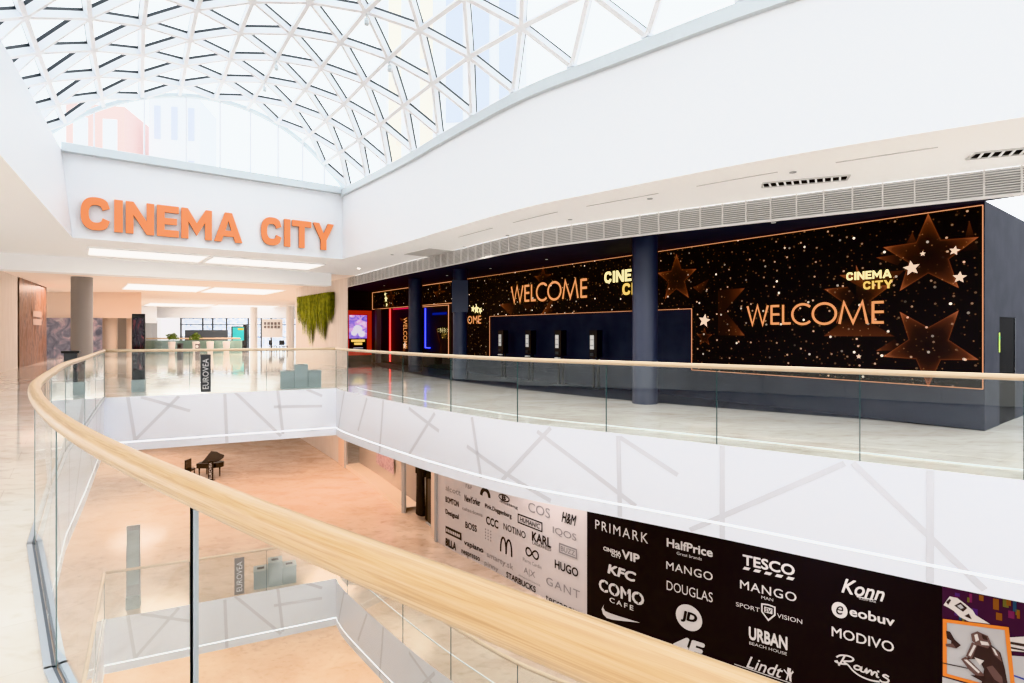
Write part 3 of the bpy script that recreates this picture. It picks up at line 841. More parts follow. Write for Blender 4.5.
g = thing('welcome_mural', 'starry black WELCOME strip above the navy ticket wall, left of the front column', 'wall graphic', tuple(wall(10, 2.2)))
mb = MB(); panel(mb, 5.69, 16.9, 2.2, 3.73); panel(mb, 14.67, 16.9, .69, 2.2)
facet_star(mb, 6.15, 2.98, .62); facet_star(mb, 11.5, 3.35, .45, only=(8, 9, 0, 1, 2))
wedge(mb, [(14.0, 2.62), (13.3, 2.2), (13.0, 2.68)], [.9, .6, .2]); wedge(mb, [(11.0, 2.75), (11.6, 2.2), (11.0, 2.25)], [.7, .9, .2]); wedge(mb, [(12.6, 2.55), (12.4, 2.35), (11.9, 2.62)], [.5, .5, .2])
wedge(mb, [(7.4, 2.3), (6.9, 2.75), (6.7, 2.3)], [.6, .5, .2])
mb.build('starry_panel', ['starry', 'star_facet', 'star_bright'], g, recalc=False)
mb = MB(); frame_line(mb, [(5.69, 3.73), (16.9, 3.73)]); frame_line(mb, [(5.69, 2.2), (14.67, 2.2), (14.67, .69)]); mb.build('copper_edging', 'copper_line', g)
mb = MB(); welcome(mb, 13.26, 9.38, 2.66, 3.23, .03, .075); mb.build('welcome_lettering', 'welcome', g, recalc=False)
mb = MB(); put_text(mb, 'OME', 0, 1, 0, 1, lambda x, y, d: wall(16.25-x*1.0, 1.93+y*.32, .03), bold=.01); mb.build('welcome_lettering', 'welcome', g, recalc=False)
logo_cc(g, 8.67, 6.86, 3.36, .33, .05)
mb = MB(); [mini_star(mb, 15.6+a, 2.5+b, r, q, 0) for a, b, r, q in ((0, 0, .2, 0), (-.28, -.06, .15, 30), (.25, .02, .15, 10))]; mb.build('gold_glow', 'gold_hot', g, recalc=False)

g = thing('welcome_mural', 'starry black strip above the neon-lit entrances left of the second navy column', 'wall graphic', tuple(wall(22, 2.8)))
mb = MB(); panel(mb, 17.5, 26.1, 2.82, 3.72); facet_star(mb, 23.7, 3.3, .5, mi=1); facet_star(mb, 18.6, 3.2, .5, mi=1, only=(0, 1, 2, 8, 9))
for (s, z, r, q) in ((24.3, 3.3, .2, 0), (24.2, 3.0, .12, 20), (24.4, 3.55, .12, 40), (20.6, 3.35, .2, 10)): mini_star(mb, s, z, r, q)
mb.build('starry_panel', ['starry', 'star_facet', 'gold_hot'], g, recalc=False)
mb = MB(); frame_line(mb, [(17.5, 3.72), (26.1, 3.72), (26.1, 2.82), (17.5, 2.82)], w=.025); mb.build('copper_edging', 'copper_line', g)

# dark entrance recess below it
mb = MB(); mb.face([wall(17.3, 0, .004), wall(26.0, 0, .004), wall(26.0, 2.8, .004), wall(17.3, 2.8, .004)]); struct(mb.build('wall_entrance', 'dark_room', recalc=False))
def sx(px):  # plan position on the cinema wall for a sight line, used once for the entrance trims
    k = (px-512)/560; t = (7.8-9.24*k)/(k+.727); return t*1.236
for nm, lb, mat, pts, w in (
    ('neon_strip', 'vertical red neon strip beside the left cinema entrance', 'neon_red', [(23.6, .1), (23.6, 2.78)], .07),
    ('neon_strip', 'horizontal pinkish red neon line over the left cinema entrance', 'neon_pink', [(23.2, 2.74), (21.4, 2.74)], .06),
    ('neon_strip', 'L-shaped blue neon strip framing the right cinema entrance', 'neon_blue', [(19.75, 2.68), (19.75, .9), (19.3, .9)], .055),
    ('neon_strip', 'dim orange neon line along the top and right of the right cinema entrance', 'copper_line', [(20.1, 2.74), (17.65, 2.74), (17.65, .5)], .025)):
    mb = MB()
    for a, b in zip(pts, pts[1:]): mb.beam(wall(*a, .10), wall(*b, .10), w, w, up=(WN.x, WN.y, 0))
    tag(mb.build(nm, mat), lb, 'neon light', 'neon strips at the cinema entrances')
mb = MB(); mb.beam(wall(24.9, 0, .2), wall(24.9, 2.8, .2), .25, .25, up=(WN.x, WN.y, 0)); tag(mb.build('entrance_post', 'grey_column'), 'dim grey post between red poster and red neon strip', 'post')
en = thing('entrance_graphic', 'dark wall panel with WELCOME running downwards, inside the left cinema entrance', 'wall graphic', tuple(wall(22.5, 0, .03)))
mb = MB(); panel(mb, 21.6, 23.4, .1, 2.6, .03); mini_star(mb, 22.0, .95, .2, 0, 1, .05); wedge(mb, [(22.6, .3), (22.0, .9), (21.8, .3)], [.8, .9, .3], .04, 2); wedge(mb, [(22.6, 2.3), (22.2, 2.2), (22.4, 2.05)], [.8, .9, .3], .04, 2); mb.build('starry_panel', ['dark_room', 'star_bright', 'star_facet'], en, recalc=False)
mb = MB(); put_text(mb, 'WELCOME', 0, 1, 0, 1, lambda x, y, d: wall(22.15-y*.42, 2.3-x*1.5, .05), bold=.005); mb.build('welcome_lettering', 'welcome', en, recalc=False)
en = thing('entrance_graphic', 'dark panel with a glowing gold cinema emblem, inside the blue-lit entrance', 'wall graphic', tuple(wall(18.6, 0, .03)))
mb = MB(); panel(mb, 17.7, 20.1, .1, 2.65, .03); wedge(mb, [(18.9, 1.9), (18.6, 1.2), (18.3, .9)], [.8, .6, .3], .04, 1); wedge(mb, [(18.7, .4), (18.4, 1.1), (18.3, .5)], [.3, .7, .2], .04, 1)
mb.face([wall(19.2, 2.35, .04), wall(17.9, 2.35, .04), wall(17.9, 2.45, .04), wall(19.2, 2.45, .04)], 2); mb.build('dark_panel', ['dark_room', 'star_facet', 'blue_dim'], en, recalc=False)
logo_cc(en, 18.75, 17.75, 1.78, .2, .04)

# red poster light box on the end wall
pb = thing('poster_light_box', 'red framed lit film poster at the far end of the cinema front', 'poster', (e1.x, e1.y, .4))
def endw(t, z, d=0):
    p = Vector((e1.x, e1.y))+U*(t+.10)+Vector((.613, -.79))*d; return Vector((p.x, p.y, z))
mb = MB(); mb.face([endw(.08, .35, .05), endw(1.55, .35, .05), endw(1.55, 2.75, .05), endw(.08, 2.75, .05)]); mb.face([endw(.08, .35, 0), endw(.08, .35, .05), endw(.08, 2.75, .05), endw(.08, 2.75, 0)]); mb.build('frame', 'poster_red', pb, recalc=False)
mb = MB(); mb.face([endw(.22, .95, .06), endw(1.22, .95, .06), endw(1.22, 2.5, .06), endw(.22, 2.5, .06)], 0, [(0, 0), (1, 0), (1, 1.5), (0, 1.5)])
mb.face([endw(.22, .62, .06), endw(1.22, .62, .06), endw(1.22, 1.25, .062), endw(.22, 1.25, .062)], 1)
for (x, z, r) in ((.7, 1.75, .26), (.5, 1.55, .18), (.92, 1.5, .2)):
    mb.face([endw(x+r*math.cos(a*PI/6), z+r*.9*math.sin(a*PI/6), .066) for a in range(12)], 2)
for (x0, x1, z) in ((.34, 1.1, 1.13), (.5, .95, .97)):
    mb.face([endw(x0, z-.06, .068), endw(x1, z-.06, .068), endw(x1, z+.06, .068), endw(x0, z+.06, .068)], 3)
mb.face([endw(.45, .73, .068), endw(1.0, .73, .068), endw(1.0, .76, .068), endw(.45, .76, .068)], 2)
mb.build('poster_picture', ['poster_art', 'black', 'poster_pale', 'gold'], pb, recalc=False)

# navy columns
def column(label, x, y, r, z1, mat, name='column', box=None, group=None):
    t = thing(name, label, 'column', (x, y, 0), group)
    mb = MB(); mb.cyl((x, y, 0), r, z1, 32, cap=False); mb.build('shaft', mat, t, smooth=True)
    if box:
        mb = MB(); mb.box((x, y, (box[0]+box[1])/2), (.56, .54, box[1]-box[0]), rz=.09); mb.build('upper_casing', mat, t)
    return t
column('thick navy column nearest the viewer, between the two WELCOME graphics', 3.04, 12.8, .285, 3.79, 'navy_column')
column('navy column with a boxed upper part, beside the starry wall', -1.81, 19.5, .25, 3.79, 'navy_column', box=(2.3, 3.4))
column('navy column between the red and blue neon entrances', -3.95, 22.9, .285, 3.79, 'navy_column')
for i, s in enumerate((3.0, 6.5, 10, 13, 16, 19, 22)):   # downlights in the dark ceiling
    p = W0+WD*s+WN*1.1; mb = MB(); mb.cyl((p.x, p.y, 3.775), .045, .012, 14)
    tag(mb.build('downlight', 'screen_white'), 'tiny round downlight in the dark cinema ceiling, '+['nearest the right corner', 'second from the right corner', 'third from the right corner', 'fourth from the right corner', 'fifth from the right corner', 'sixth from the right corner', 'nearest the red poster'][i], 'downlight', 'downlights in the dark cinema ceiling')

# ticket machines
def machine(x, y, label):
    ang = math.atan2(-WN.y, -WN.x)-PI/2   # local y points to the wall
    t = thing('ticket_machine', label, 'ticket machine', (x, y, 0), 'ticket machines along the navy wall')
    ax = Vector((-WD.x, -WD.y, 0)); ay = Vector((-WN.x, -WN.y, 0)); az = Vector((0, 0, 1)); o = Vector((x, y, 0))
    def bx(mb, c, d, mi=0): mb.box(o+ax*c[0]+ay*c[1]+az*c[2], d, axes=(ax, ay, az), mi=mi)
    mb = MB(); bx(mb, (0, 0, .01), (.5, .4, .02)); mb.build('base_plate', 'dark_grey', t)
    for sx_ in (-.09, .09): mb = MB(); bx(mb, (sx_, .04, .48), (.05, .06, .92)); mb.build('post', 'black', t)
    mb = MB(); bx(mb, (0, .03, 1.28), (.30, .22, .78)); mb.build('housing', 'black', t)
    mb = MB(); bx(mb, (-.04, -.085, 1.33), (.15, .012, .40)); bx(mb, (-.04, -.093, 1.24), (.13, .006, .03), 1); bx(mb, (-.04, -.093, 1.40), (.13, .006, .02), 1); mb.build('screen', ['screen_white', 'slot_grey'], t)
    mb = MB(); bx(mb, (-.02, -.10, .98), (.12, .05, .08)); mb.build('card_reader', 'dark_grey', t)
    mb = MB(); bx(mb, (0, -.10, .83), (.16, .10, .03)); mb.build('ticket_tray', 'screen_white', t)
for s, lb in ((8.57, 'black ticket machine nearest the front navy column'), (10.09, 'second black ticket machine from the front navy column'), (11.58, 'third black ticket machine from the front navy column'), (13.14, 'black ticket machine farthest left along the navy wall')):
    p = wall(s, 0, .5); machine(p.x, p.y, lb)

# ------------------------------------------------------------------ hall behind the sign wall
def rect_light(name, lb, u0, u1, v0, v1, grp=None, z=ZC):
    c = uv((u0+u1)/2, (v0+v1)/2); t = thing(name, lb, 'ceiling light', (c.x, c.y, z), grp)
    mb = MB(); mb.face([(*uv(u0, v0), z-.02), (*uv(u1, v0), z-.02), (*uv(u1, v1), z-.02), (*uv(u0, v1), z-.02)]); mb.build('diffuser', 'panel_light', t, recalc=False)
    mb = MB()
    for a, b in ((uv(u0, v0), uv(u1, v0)), (uv(u1, v0), uv(u1, v1)), (uv(u1, v1), uv(u0, v1)), (uv(u0, v1), uv(u0, v0))): mb.beam((*a, z-.02), (*b, z-.02), .05, .05)
    mb.build('frame', 'ceiling_white_glow', t)
G1 = 'bright rectangular ceiling panels in the hall'
rect_light('ceiling_panel_light', 'bright ceiling panel right behind the sign wall, left one of the pair', .35, 3.4, 1.7, 3.5, G1)
rect_light('ceiling_panel_light', 'bright ceiling panel right behind the sign wall, right one of the pair', 3.55, 7.1, 1.7, 3.5, G1)
rect_light('ceiling_panel_light', 'bright ceiling panel in the second row back, left one of the pair', 2.1, 5.8, 15.6, 20.3, G1)
rect_light('ceiling_panel_light', 'bright ceiling panel in the second row back, right one of the pair', 6.0, 9.7, 15.6, 20.3, G1)
rect_light('ceiling_panel_light', 'bright ceiling panel in the farthest row, left one of the pair', 5, 10, 38, 44, G1)
rect_light('ceiling_panel_light', 'bright ceiling panel in the farthest row, right one of the pair', 10.3, 15.5, 38, 44, G1)

# right hall wall with the moss picture
c0 = Vector((-7.4, 25.2)); mv = Vector((-.613, .79))
def mw(t, z, d=0):
    p = c0+mv*t-Vector((.79, .613))*d; return Vector((p.x, p.y, z))
mb = MB(); mb.face([mw(0, 0), mw(7.6, 0), mw(7.6, ZC), mw(0, ZC)]); mb.face([mw(0, 0), mw(0, 0)+Vector((.02, .03, 0)), mw(0, ZC)+Vector((.02, .03, 0)), mw(0, ZC)]); mb.face([mw(7.6, 0), mw(7.6, 0, -9), mw(7.6, ZC, -9), mw(7.6, ZC)])
struct(mb.build('wall_hall', 'plank_white', recalc=False))
ms = thing('moss_panel', 'green hanging moss wall decoration with uneven dangling strands on the white wall', 'wall plant', tuple(mw(4, 3.5, .03)))
mb = MB(); random.seed(3)
prof = [(0, 1.1), (.05, 1.5), (.10, 1.55), (.14, 1.1), (.19, 1.9), (.24, 2.5), (.29, 2.3), (.34, 1.2), (.39, 1.9), (.45, 2.15), (.50, 1.3), (.55, 2.1), (.61, 2.85), (.66, 2.4), (.70, 1.3), (.75, 2.1), (.80, 2.35), (.85, 1.2), (.90, 1.5), (.96, 1.65), (1, 1.1)]
def plen(x):
    for (a, b), (c, d) in zip(prof, prof[1:]):
        if a <= x <= c: return b+(d-b)*(x-a)/(c-a)
for i in range(620):
    x = random.random(); t = 1.57+x*5.1; ln = plen(x)*random.uniform(.84, 1.0)*(.98 if i % 3 else 1); dd = random.uniform(.02, .24); w = random.uniform(.03, .075)
    zt = 3.5-random.random()*.02; k = 5; pr = None
    for q in range(k+1):
        z = zt-ln*q/k; ww = w*(1-.75*(q/k)**2); jx = random.uniform(-.02, .02)
        cur = (t+jx-ww/2, t+jx+ww/2, z, dd+random.uniform(-.012, .012))
        if pr: mb.face([mw(pr[0], pr[2], pr[3]), mw(pr[1], pr[2], pr[3]), mw(cur[1], cur[2], cur[3]), mw(cur[0], cur[2], cur[3])])
        pr = cur
mb.build('moss_strands', 'moss', ms, recalc=False)
mb = MB(); mb.face([mw(1.57, 3.5, .02), mw(6.67, 3.5, .02), mw(6.67, 2.75, .02), mw(1.57, 2.75, .02)]); mb.build('backing_panel', 'moss', ms, recalc=False)

# left side of the hall
def quad(name, mat, p, q, z0, z1, uvs=1.0):
    l = math.dist(p, q); mb = MB(); mb.face([(*p, z0), (*q, z0), (*q, z1), (*p, z1)], 0, [(0, 0), (l*uvs, 0), (l*uvs, (z1-z0)*uvs), (0, (z1-z0)*uvs)]); return mb.build(name, mat, recalc=False)
struct(quad('wall_hall_left', 'plank_white', (-14, 12.5), (-22.35, 25.45), 0, ZC))
picture('mural_pale', [(.3, (.30, .20, .17)), (.6, (.62, .52, .47))], 6, (3, 3, 1))
o = quad('wall_mural', 'mural_wood', (-22.0, 25.0), (-25.6, 30.8), 0, ZC); tag(o, 'tall brown wood-toned picture wall at the far left of the hall', 'mural')
mbm = MB()
def mur(t, z, d=.03):
    a, b = Vector((-22.0, 25.0)), Vector((-25.6, 30.8)); p = a.lerp(b, t)+Vector((.85, .53))*d; return Vector((p.x, p.y, z))
for zz in (2.35, 1.95):
    mbm = MB(); mbm.face([mur(.42, zz), mur(.75, zz), mur(.75, zz+.3), mur(.42, zz+.3)]); mbm.build('pale_patch', 'mural_pale', o, recalc=False)
tag(quad('wall_mural', 'mural_blue', (-28.6, 34.0), (-25.2, 34.45), 0, 2.45), 'lower blue-grey picture wall behind the grey round column', 'mural')
struct(quad('wall_bulkhead', 'bulkhead_beige', (-29, 34.5), (-22.9, 34.6), 2.45, ZC))
struct(quad('wall_bulkhead_return', 'bulkhead_beige', (-22.9, 34.6), (-31, 46), 2.45, ZC))
column('tall grey round column left of the atrium, in front of the picture walls', -19.2, 25.0, .4, ZC, 'grey_column')
column('beige round column under the peach bulkhead, left one', -25.9, 36.0, .45, 2.5, 'beige_column')
column('beige round column under the peach bulkhead, right one', -24.7, 36.6, .42, 2.5, 'beige_column')
sf = struct(quad('window_2', 'glass_shop', (-26.4, 37), (-23.5, 37.5), 0, 2.5))
struct(quad('wall_shop_back', 'shop_back', (-29.6, 40), (-26.6, 40.3), 0, 2.6))

# far end: white bulkhead, glazing, shops
struct(quad('wall_far', 'white_paint', (-37.5, 55.6), (-12, 56.2), 2.95, ZC))
fw = bpy.data.objects.new('window_3', None); COL.objects.link(fw); fw.location = (-27, 56, 0); fw['kind'] = 'structure'
mb = MB(); mb.face([(-33.5, 57, 0), (-20, 57, 0), (-20, 57, 3), (-33.5, 57, 3)], 0, [(0, 0), (13.5, 0), (13.5, 3), (0, 3)]); mb.build('outside_view', 'far_view', fw, recalc=False)
mb = MB()
for x in (-33.4, -31.2, -30.2, -28.8, -26.6, -25.3, -24.3, -22.2, -20.2): mb.box((x, 56.5, 1.5), (.12, .1, 3))
for z in (1.05, 2.3, 2.95): mb.box((-26.8, 56.5, z), (13.4, .08, .08))
mb.build('window_frame', 'dark_grey', fw)
mb = MB(); mb.box((-30.5, 55.9, 1.15), (4.2, .2, 1.2)); mb.build('dark_spandrel', 'dark_grey', fw)
mb = MB(); mb.face([(-42, 50, 0), (-34.2, 54, 0), (-34.2, 54, 2.6), (-42, 50, 2.6)]); struct(mb.build('wall_far_left', 'grey_column', recalc=False))
struct(quad('wall_far_left_upper', 'white_paint', (-42, 49.9), (-34.2, 53.9), 2.4, ZC))
struct(quad('wall_far_right', 'brown_grey', (-21.0, 55), (-14, 50), 0, 3.2))
G2 = 'white round columns before the far windows'
column('white column left of the far shop sign', -24.2, 52.5, .32, 3.9, 'pot_white', group=G2)
column('white column right of the far shop sign', -20.0, 50.5, .35, 3.9, 'pot_white', group=G2)
# far shop sign with brown lettering
sp = thing('shop_sign', 'white panel with dark brown blurry lettering between the far columns', 'sign', (-22.6, 52, 1.2))
mb = MB(); mb.box((-22.3, 52.1, 1.9), (1.9, .06, 1.7)); mb.build('panel', 'pot_white', sp)
mb = MB()
for z in (2.35, 2.02):
    for i in range(5): mb.box((-22.95+i*.32, 52.05, z), (.2, .02, .24))
mb.build('lettering', 'brown_grey', sp)
# distant balustrade, planters, screen, seats
balustrade('glass_balustrade', 'distant teal-tinted glass balustrade behind the white planters', [(-30.5, 41), (-27.6, 41), (-24.8, 41), (-22, 41), (-19.9, 41)], 0, lambda d: 1.1, [(-30.5, 41), (-19.9, 41)], rr=.05, channel=False)
tw = MB(); tw.face([(-30.5, 41.3, 0), (-19.9, 41.3, 0), (-19.9, 41.3, .95), (-30.5, 41.3, .95)]); 
principled('teal_panel', (.28, .42, .40), .3)
tag(tw.build('parapet_panel', 'teal_panel', recalc=False), 'low grey-green parapet behind the distant glass balustrade', 'parapet')
for i, (x, y, lb, plant) in enumerate(((-24.0, 39.5, 'white planter with a bushy plant, leftmost by the distant balustrade', 1), (-22.3, 39.5, 'white planter with a small round bush, second from left by the distant balustrade', 1), (-21.3, 39.5, 'empty white planter standing beside the round bush planter', 0), (-20.15, 39.5, 'white planter at the right end of the distant balustrade', 0))):
    t = thing('planter', lb, 'planter', (x, y, 0), 'white planters by the distant balustrade')
    mb = MB(); mb.cyl((x, y, 0), .17, .90, 20, r2=.23); mb.build('pot', 'pot_white', t, smooth=True)
    if plant:
        mb = MB(); random.seed(i+5)
        for k in range(90):
            a = random.uniform(0, 2*PI); el = random.uniform(.1, 1.4); r = random.uniform(.12, .42)
            c = Vector((x+math.cos(a)*math.cos(el)*r, y+math.sin(a)*math.cos(el)*r, 1.05+math.sin(el)*r*1.1))
            d1 = Vector((random.uniform(-1, 1), random.uniform(-1, 1), random.uniform(-1, 1))).normalized()*.12; d2 = d1.orthogonal().normalized()*.05
            mb.face([c-d1, c+d2, c+d1, c-d2])
        mb.build('foliage', 'leaf', t, recalc=False)
t = thing('advert_screen', 'teal and yellow freestanding advert screen in the far hall', 'screen', (-22.0, 45, 0))
mb = MB(); mb.box((-22.0, 45, 1.4), (1.05, .15, 1.25)); mb.build('casing', 'dark_grey', t)
mb = MB(); mb.box((-21.95, 44.91, 1.4), (.9, .02, 1.1)); mb.box((-21.75, 44.9, 1.8), (.45, .02, .15), mi=1); mb.build('display', ['teal_screen', 'yellow'], t)
for x in (-22.3, -21.7): mb = MB(); mb.box((x, 45, .39), (.1, .3, .78)); mb.build('leg', 'dark_grey', t)
for (x, y, w, h, mat, lb) in ((-18.9, 31.9, .26, .95, 'dark_grey', 'dark low bollard standing on the glossy hall floor'), (-17.9, 31.9, .22, .93, 'brown_grey', 'brownish low bollard with a round head on the hall floor')):
    t = thing('bollard', lb, 'bollard', (x, y, 0))
    mb = MB(); mb.box((x, y, h/2), (w, w*.6, h)); mb.build('post', mat, t)
    mb = MB(); mb.cyl((x, y-w*.3-.01, h-.16), .08, .02, 16, axes=((1, 0, 0), (0, 0, 1), (0, 1, 0))); mb.build('round_emblem', 'black' if mat == 'dark_grey' else 'pot_white', t)
def chair(x, y, rz, lb):
    t = thing('cafe_chair', lb, 'chair', (x, y, 0), 'dark cafe chairs in the far hall')
    R = Matrix.Rotation(rz, 3, 'Z'); o = Vector((x, y, 0))
    def bx(nm, c, d):
        mb = MB(); mb.box(o+R@Vector(c), d, axes=(R@Vector((1, 0, 0)), R@Vector((0, 1, 0)), Vector((0, 0, 1)))); mb.build(nm, 'black', t)
    bx('seat', (0, 0, .45), (.46, .46, .05)); bx('backrest', (0, .22, .72), (.46, .04, .38))
    for a in (-.2, .2):
        for b in (-.2, .2): bx('leg', (a, b, .22), (.035, .035, .44))
chair(-22.6, 43.6, .3, 'dark cafe chair left of the teal advert screen'); chair(-21.2, 43.9, -.6, 'dark cafe chair below the teal advert screen')
chair(-19.2, 45, 2.5, 'dark cafe chair at the right of the far hall, left one'); chair(-18.2, 44.6, 1.0, 'dark cafe chair at the right of the far hall, right one')
t = thing('cafe_table', 'small dark cafe table between the chairs left of the advert screen', 'table', (-21.9, 43.3, 0))
mb = MB(); mb.cyl((-21.9, 43.3, .72), .35, .03, 24); mb.build('table_top', 'black', t); mb = MB(); mb.cyl((-21.9, 43.3, 0), .03, .72, 10); mb.build('leg', 'black', t); mb = MB(); mb.cyl((-21.9, 43.3, 0), .22, .02, 20); mb.build('base', 'black', t)
mb = MB(); mb.box((-26.2, 55, 1.15), (.35, .2, 2.3)); tag(mb.build('dark_pylon', 'black'), 'slim dark pylon standing against the far windows', 'pylon')

# ------------------------------------------------------------------ things by the back balustrade, both storeys
def totem(x, y, z, lb, rz, cm='black'):
    t = thing('display_totem', lb, 'display', (x, y, z), 'tall display totems behind the balustrades')
    mb = MB(); mb.box((x, y, z+.16), (.30, .26, .32), rz=rz); mb.build('plinth', 'bin_grey', t)
    mb = MB(); mb.box((x, y, z+1.22), (.30, .10, 1.8), rz=rz); mb.build('casing', cm, t)
    d = Vector((math.sin(rz), -math.cos(rz))); mb = MB(); mb.box((x+d.x*.055, y+d.y*.055, z+1.30), (.25, .012, 1.4), rz=rz); mb.build('display', 'totem_art' if cm == 'black' else 'bin_grey', t)
totem(-10.2, 15.3, 0, 'tall black display totem behind the back balustrade, upper storey', .45)
totem(-9.8, 14.5, F1, 'tall grey display totem one storey down, seen through the foreground glass', .45, 'grey_column')  # greyer casing and display carry the reflection of the glass in front
t = thing('information_stand', 'low dark stand on a grey box behind the left balustrade', 'stand', (-10.95, 13.9, 0))
mb = MB(); mb.box((-10.95, 13.9, .19), (.72, .4, .38), rz=.5); mb.build('plinth', 'bin_grey', t)
mb = MB(); mb.box((-10.95, 13.9, .75), (.26, .12, .75), rz=.5); mb.build('stem', 'dark_grey', t); mb = MB(); mb.box((-10.95, 13.9, 1.13), (.36, .16, .06), rz=.5); mb.build('top', 'black', t)
def bin_(x, y, z, w, h, lb, grp, rz):
    t = thing('recycling_bin', lb, 'bin', (x, y, z), grp)
    mb = MB(); mb.box((x, y, z+h/2), (w, .42, h), rz=rz)
    b = mb.build('body', 'bin_grey', t)
    mb = MB(); mb.box((x, y, z+h+.012), (w+.015, .435, .024), rz=rz); mb.build('lid', 'bin_grey', t)
    mb = MB(); mb.box((x, y, z+h+.026), (w*.5, .14, .008), rz=rz); mb.build('slot', 'slot_dark', t)
for z, who in ((0, 'on the upper storey below the sign'), (F1, 'one storey down')):
    rz = math.atan2(2.33, 5.01); d = Vector((math.cos(rz), math.sin(rz))); c = Vector((-6.18, 16.38)) if z == 0 else Vector((-6.72, 15.88))
    for k, (o_, w, h) in enumerate(((-.37, .36, .47), (0, .36, .65), (.37, .36, .47))):
        p = c+d*o_; bin_(p.x, p.y, z, w, h, ('left low grey recycling bin of the three ', 'tall middle grey recycling bin of the three ', 'right low grey recycling bin of the three ')[k]+who, 'grey recycling bins behind the balustrades', rz)
# dark EUROVEA stickers on the back glass
for z, lb, tt, pm in ((0, 'dark vertical EUROVEA banner on the back glass, upper storey', .40, 'dark_grey'), (F1, 'grey vertical EUROVEA banner on the back glass one storey down', .545, 'brown_grey')):
    t = thing('glass_sign', lb, 'sign', tuple(BACK.pt(BACK.len*tt, z+.04, -.02)))
    s0 = BACK.len*tt; fr = lambda x, y, d: BACK.pt(s0+x, z+y, -.02-d)
    mb = MB(); mb.face([fr(-.12, .04, 0), fr(.12, .04, 0), fr(.12, 1.03, 0), fr(-.12, 1.03, 0)]); mb.build('sign_panel', pm, t, recalc=False)
    mb = MB(); put_text(mb, 'EUROVEA', 0, 1, 0, 1, lambda x, y, d: fr(.07-y*.14, .12+x*.80, .006)); mb.build('lettering', 'ink_white', t, recalc=False)

# ------------------------------------------------------------------ ceiling fittings in the right soffit
def vent(x, y, ln, wd, lb):
    t = thing('air_vent', lb, 'vent', (x, y, ZC))
    dr = Vector((.925, -.38)).normalized(); nr = Vector((.38, .925)).normalized()
    fr = lambda a, b, z: Vector((x+dr.x*a+nr.x*b, y+dr.y*a+nr.y*b, z)); w2 = wd/2
    mb = MB(); mb.face([fr(-ln/2, -w2, ZC-.006), fr(ln/2, -w2, ZC-.006), fr(ln/2, w2, ZC-.006), fr(-ln/2, w2, ZC-.006)]); mb.build('dark_opening', 'joint_black', t, recalc=False)
    n = 11
    for i in range(n+1):
        mb = MB(); a = -ln/2+ln*i/n; mb.beam(fr(a-.02, -w2, ZC-.012), fr(a+.02, w2, ZC-.012), .028, .012); mb.build('louvre_blade', 'ceiling_white_glow', t)
    mb = MB()
    for a, b, c, d in ((-ln/2, -w2, ln/2, -w2), (-ln/2, w2, ln/2, w2), (-ln/2, -w2, -ln/2, w2), (ln/2, -w2, ln/2, w2)): mb.beam(fr(a, b, ZC-.012), fr(c, d, ZC-.012), .03, .02)
    mb.build('frame', 'faint_grey', t)
vent(4.67, 8.95, 1.22, .30, 'black slotted air vent in the white soffit, left one'); vent(6.85, 7.42, 1.25, .30, 'black slotted air vent in the white soffit at the right edge')
for i, (s, ln) in enumerate(((6.2, 1.6), (8.6, 1.5), (10.9, 1.5), (13.1, 1.3), (15.2, 1.2))):
    mb = MB(); p = UF.sub(s, s+ln, .75)
    for a, b in zip(p, p[1:]): mb.beam((*a, ZC-.004), (*b, ZC-.004), .035, .01)
    tag(mb.build('slot_diffuser', 'faint_grey'), 'thin grey slot in the curved white soffit, '+['nearest the sign wall', 'second from the sign wall', 'third from the sign wall', 'fourth from the sign wall', 'nearest the right edge of the photo'][i], 'slot diffuser', 'linear slots in the right soffit')
mb = MB(); c = UF.pt(3.3, ZC-.006, 1.5); d = UF.at(3.3)[1]; mb.box(c, (1.6, .9, .012), rz=math.atan2(d.y, d.x)); tag(mb.build('access_panel', 'faint_grey'), 'pale square access panel in the white soffit near the end wall', 'access panel')
random.seed(5)
for i, (s, o_) in enumerate(((4.9, 1.7), (7.2, 1.6), (9.7, 1.5), (12.1, 1.0), (14.6, .9), (2.2, .8))):
    mb = MB(); c = UF.pt(s, ZC-.015, o_); mb.cyl(c, .05, .014, 14); tag(mb.build('smoke_detector', 'slot_grey'), 'small round detector on the cinema side white soffit, '+['second from the sign wall', 'third from the sign wall', 'fourth from the sign wall', 'fifth from the sign wall', 'beside the right-hand vent', 'nearest the sign wall'][i], 'detector', 'detectors on the right soffit')
for (u, v, lb) in ((-3.2, 1.2, 'small lit downlight in the soffit left of the sign wall'), (8.6, 2.2, 'lit downlight in the soffit right of the sign wall'), (6.2, 9.5, 'lit downlight near the moss wall')):
    p = uv(u, v); t = thing('downlight', lb, 'downlight', (p.x, p.y, ZC))
    mb = MB(); mb.cyl((p.x, p.y, ZC-.012), .07, .012, 16); mb.build('rim', 'ceiling_white_glow', t)
    mb = MB(); mb.cyl((p.x, p.y, ZC-.018), .05, .008, 16); mb.build('bulb', 'bulb', t)
for (x, y, lx, ly, rz, lb) in ((-13.4, 12.4, 1.3, .5, .9, 'pale grey ceiling diffuser left of the sign wall, far one'), (-9.6, 9.6, .9, .12, 2.14, 'thin ceiling slot in the left soffit, nearest the left edge'), (-10.3, 10.6, .9, .12, 2.14, 'thin ceiling slot in the left soffit, closer to the sign')):
    mb = MB(); mb.box((x, y, ZC-.005), (lx, ly, .01), rz=rz); tag(mb.build('ceiling_diffuser', 'slot_grey'), lb, 'ceiling diffuser')

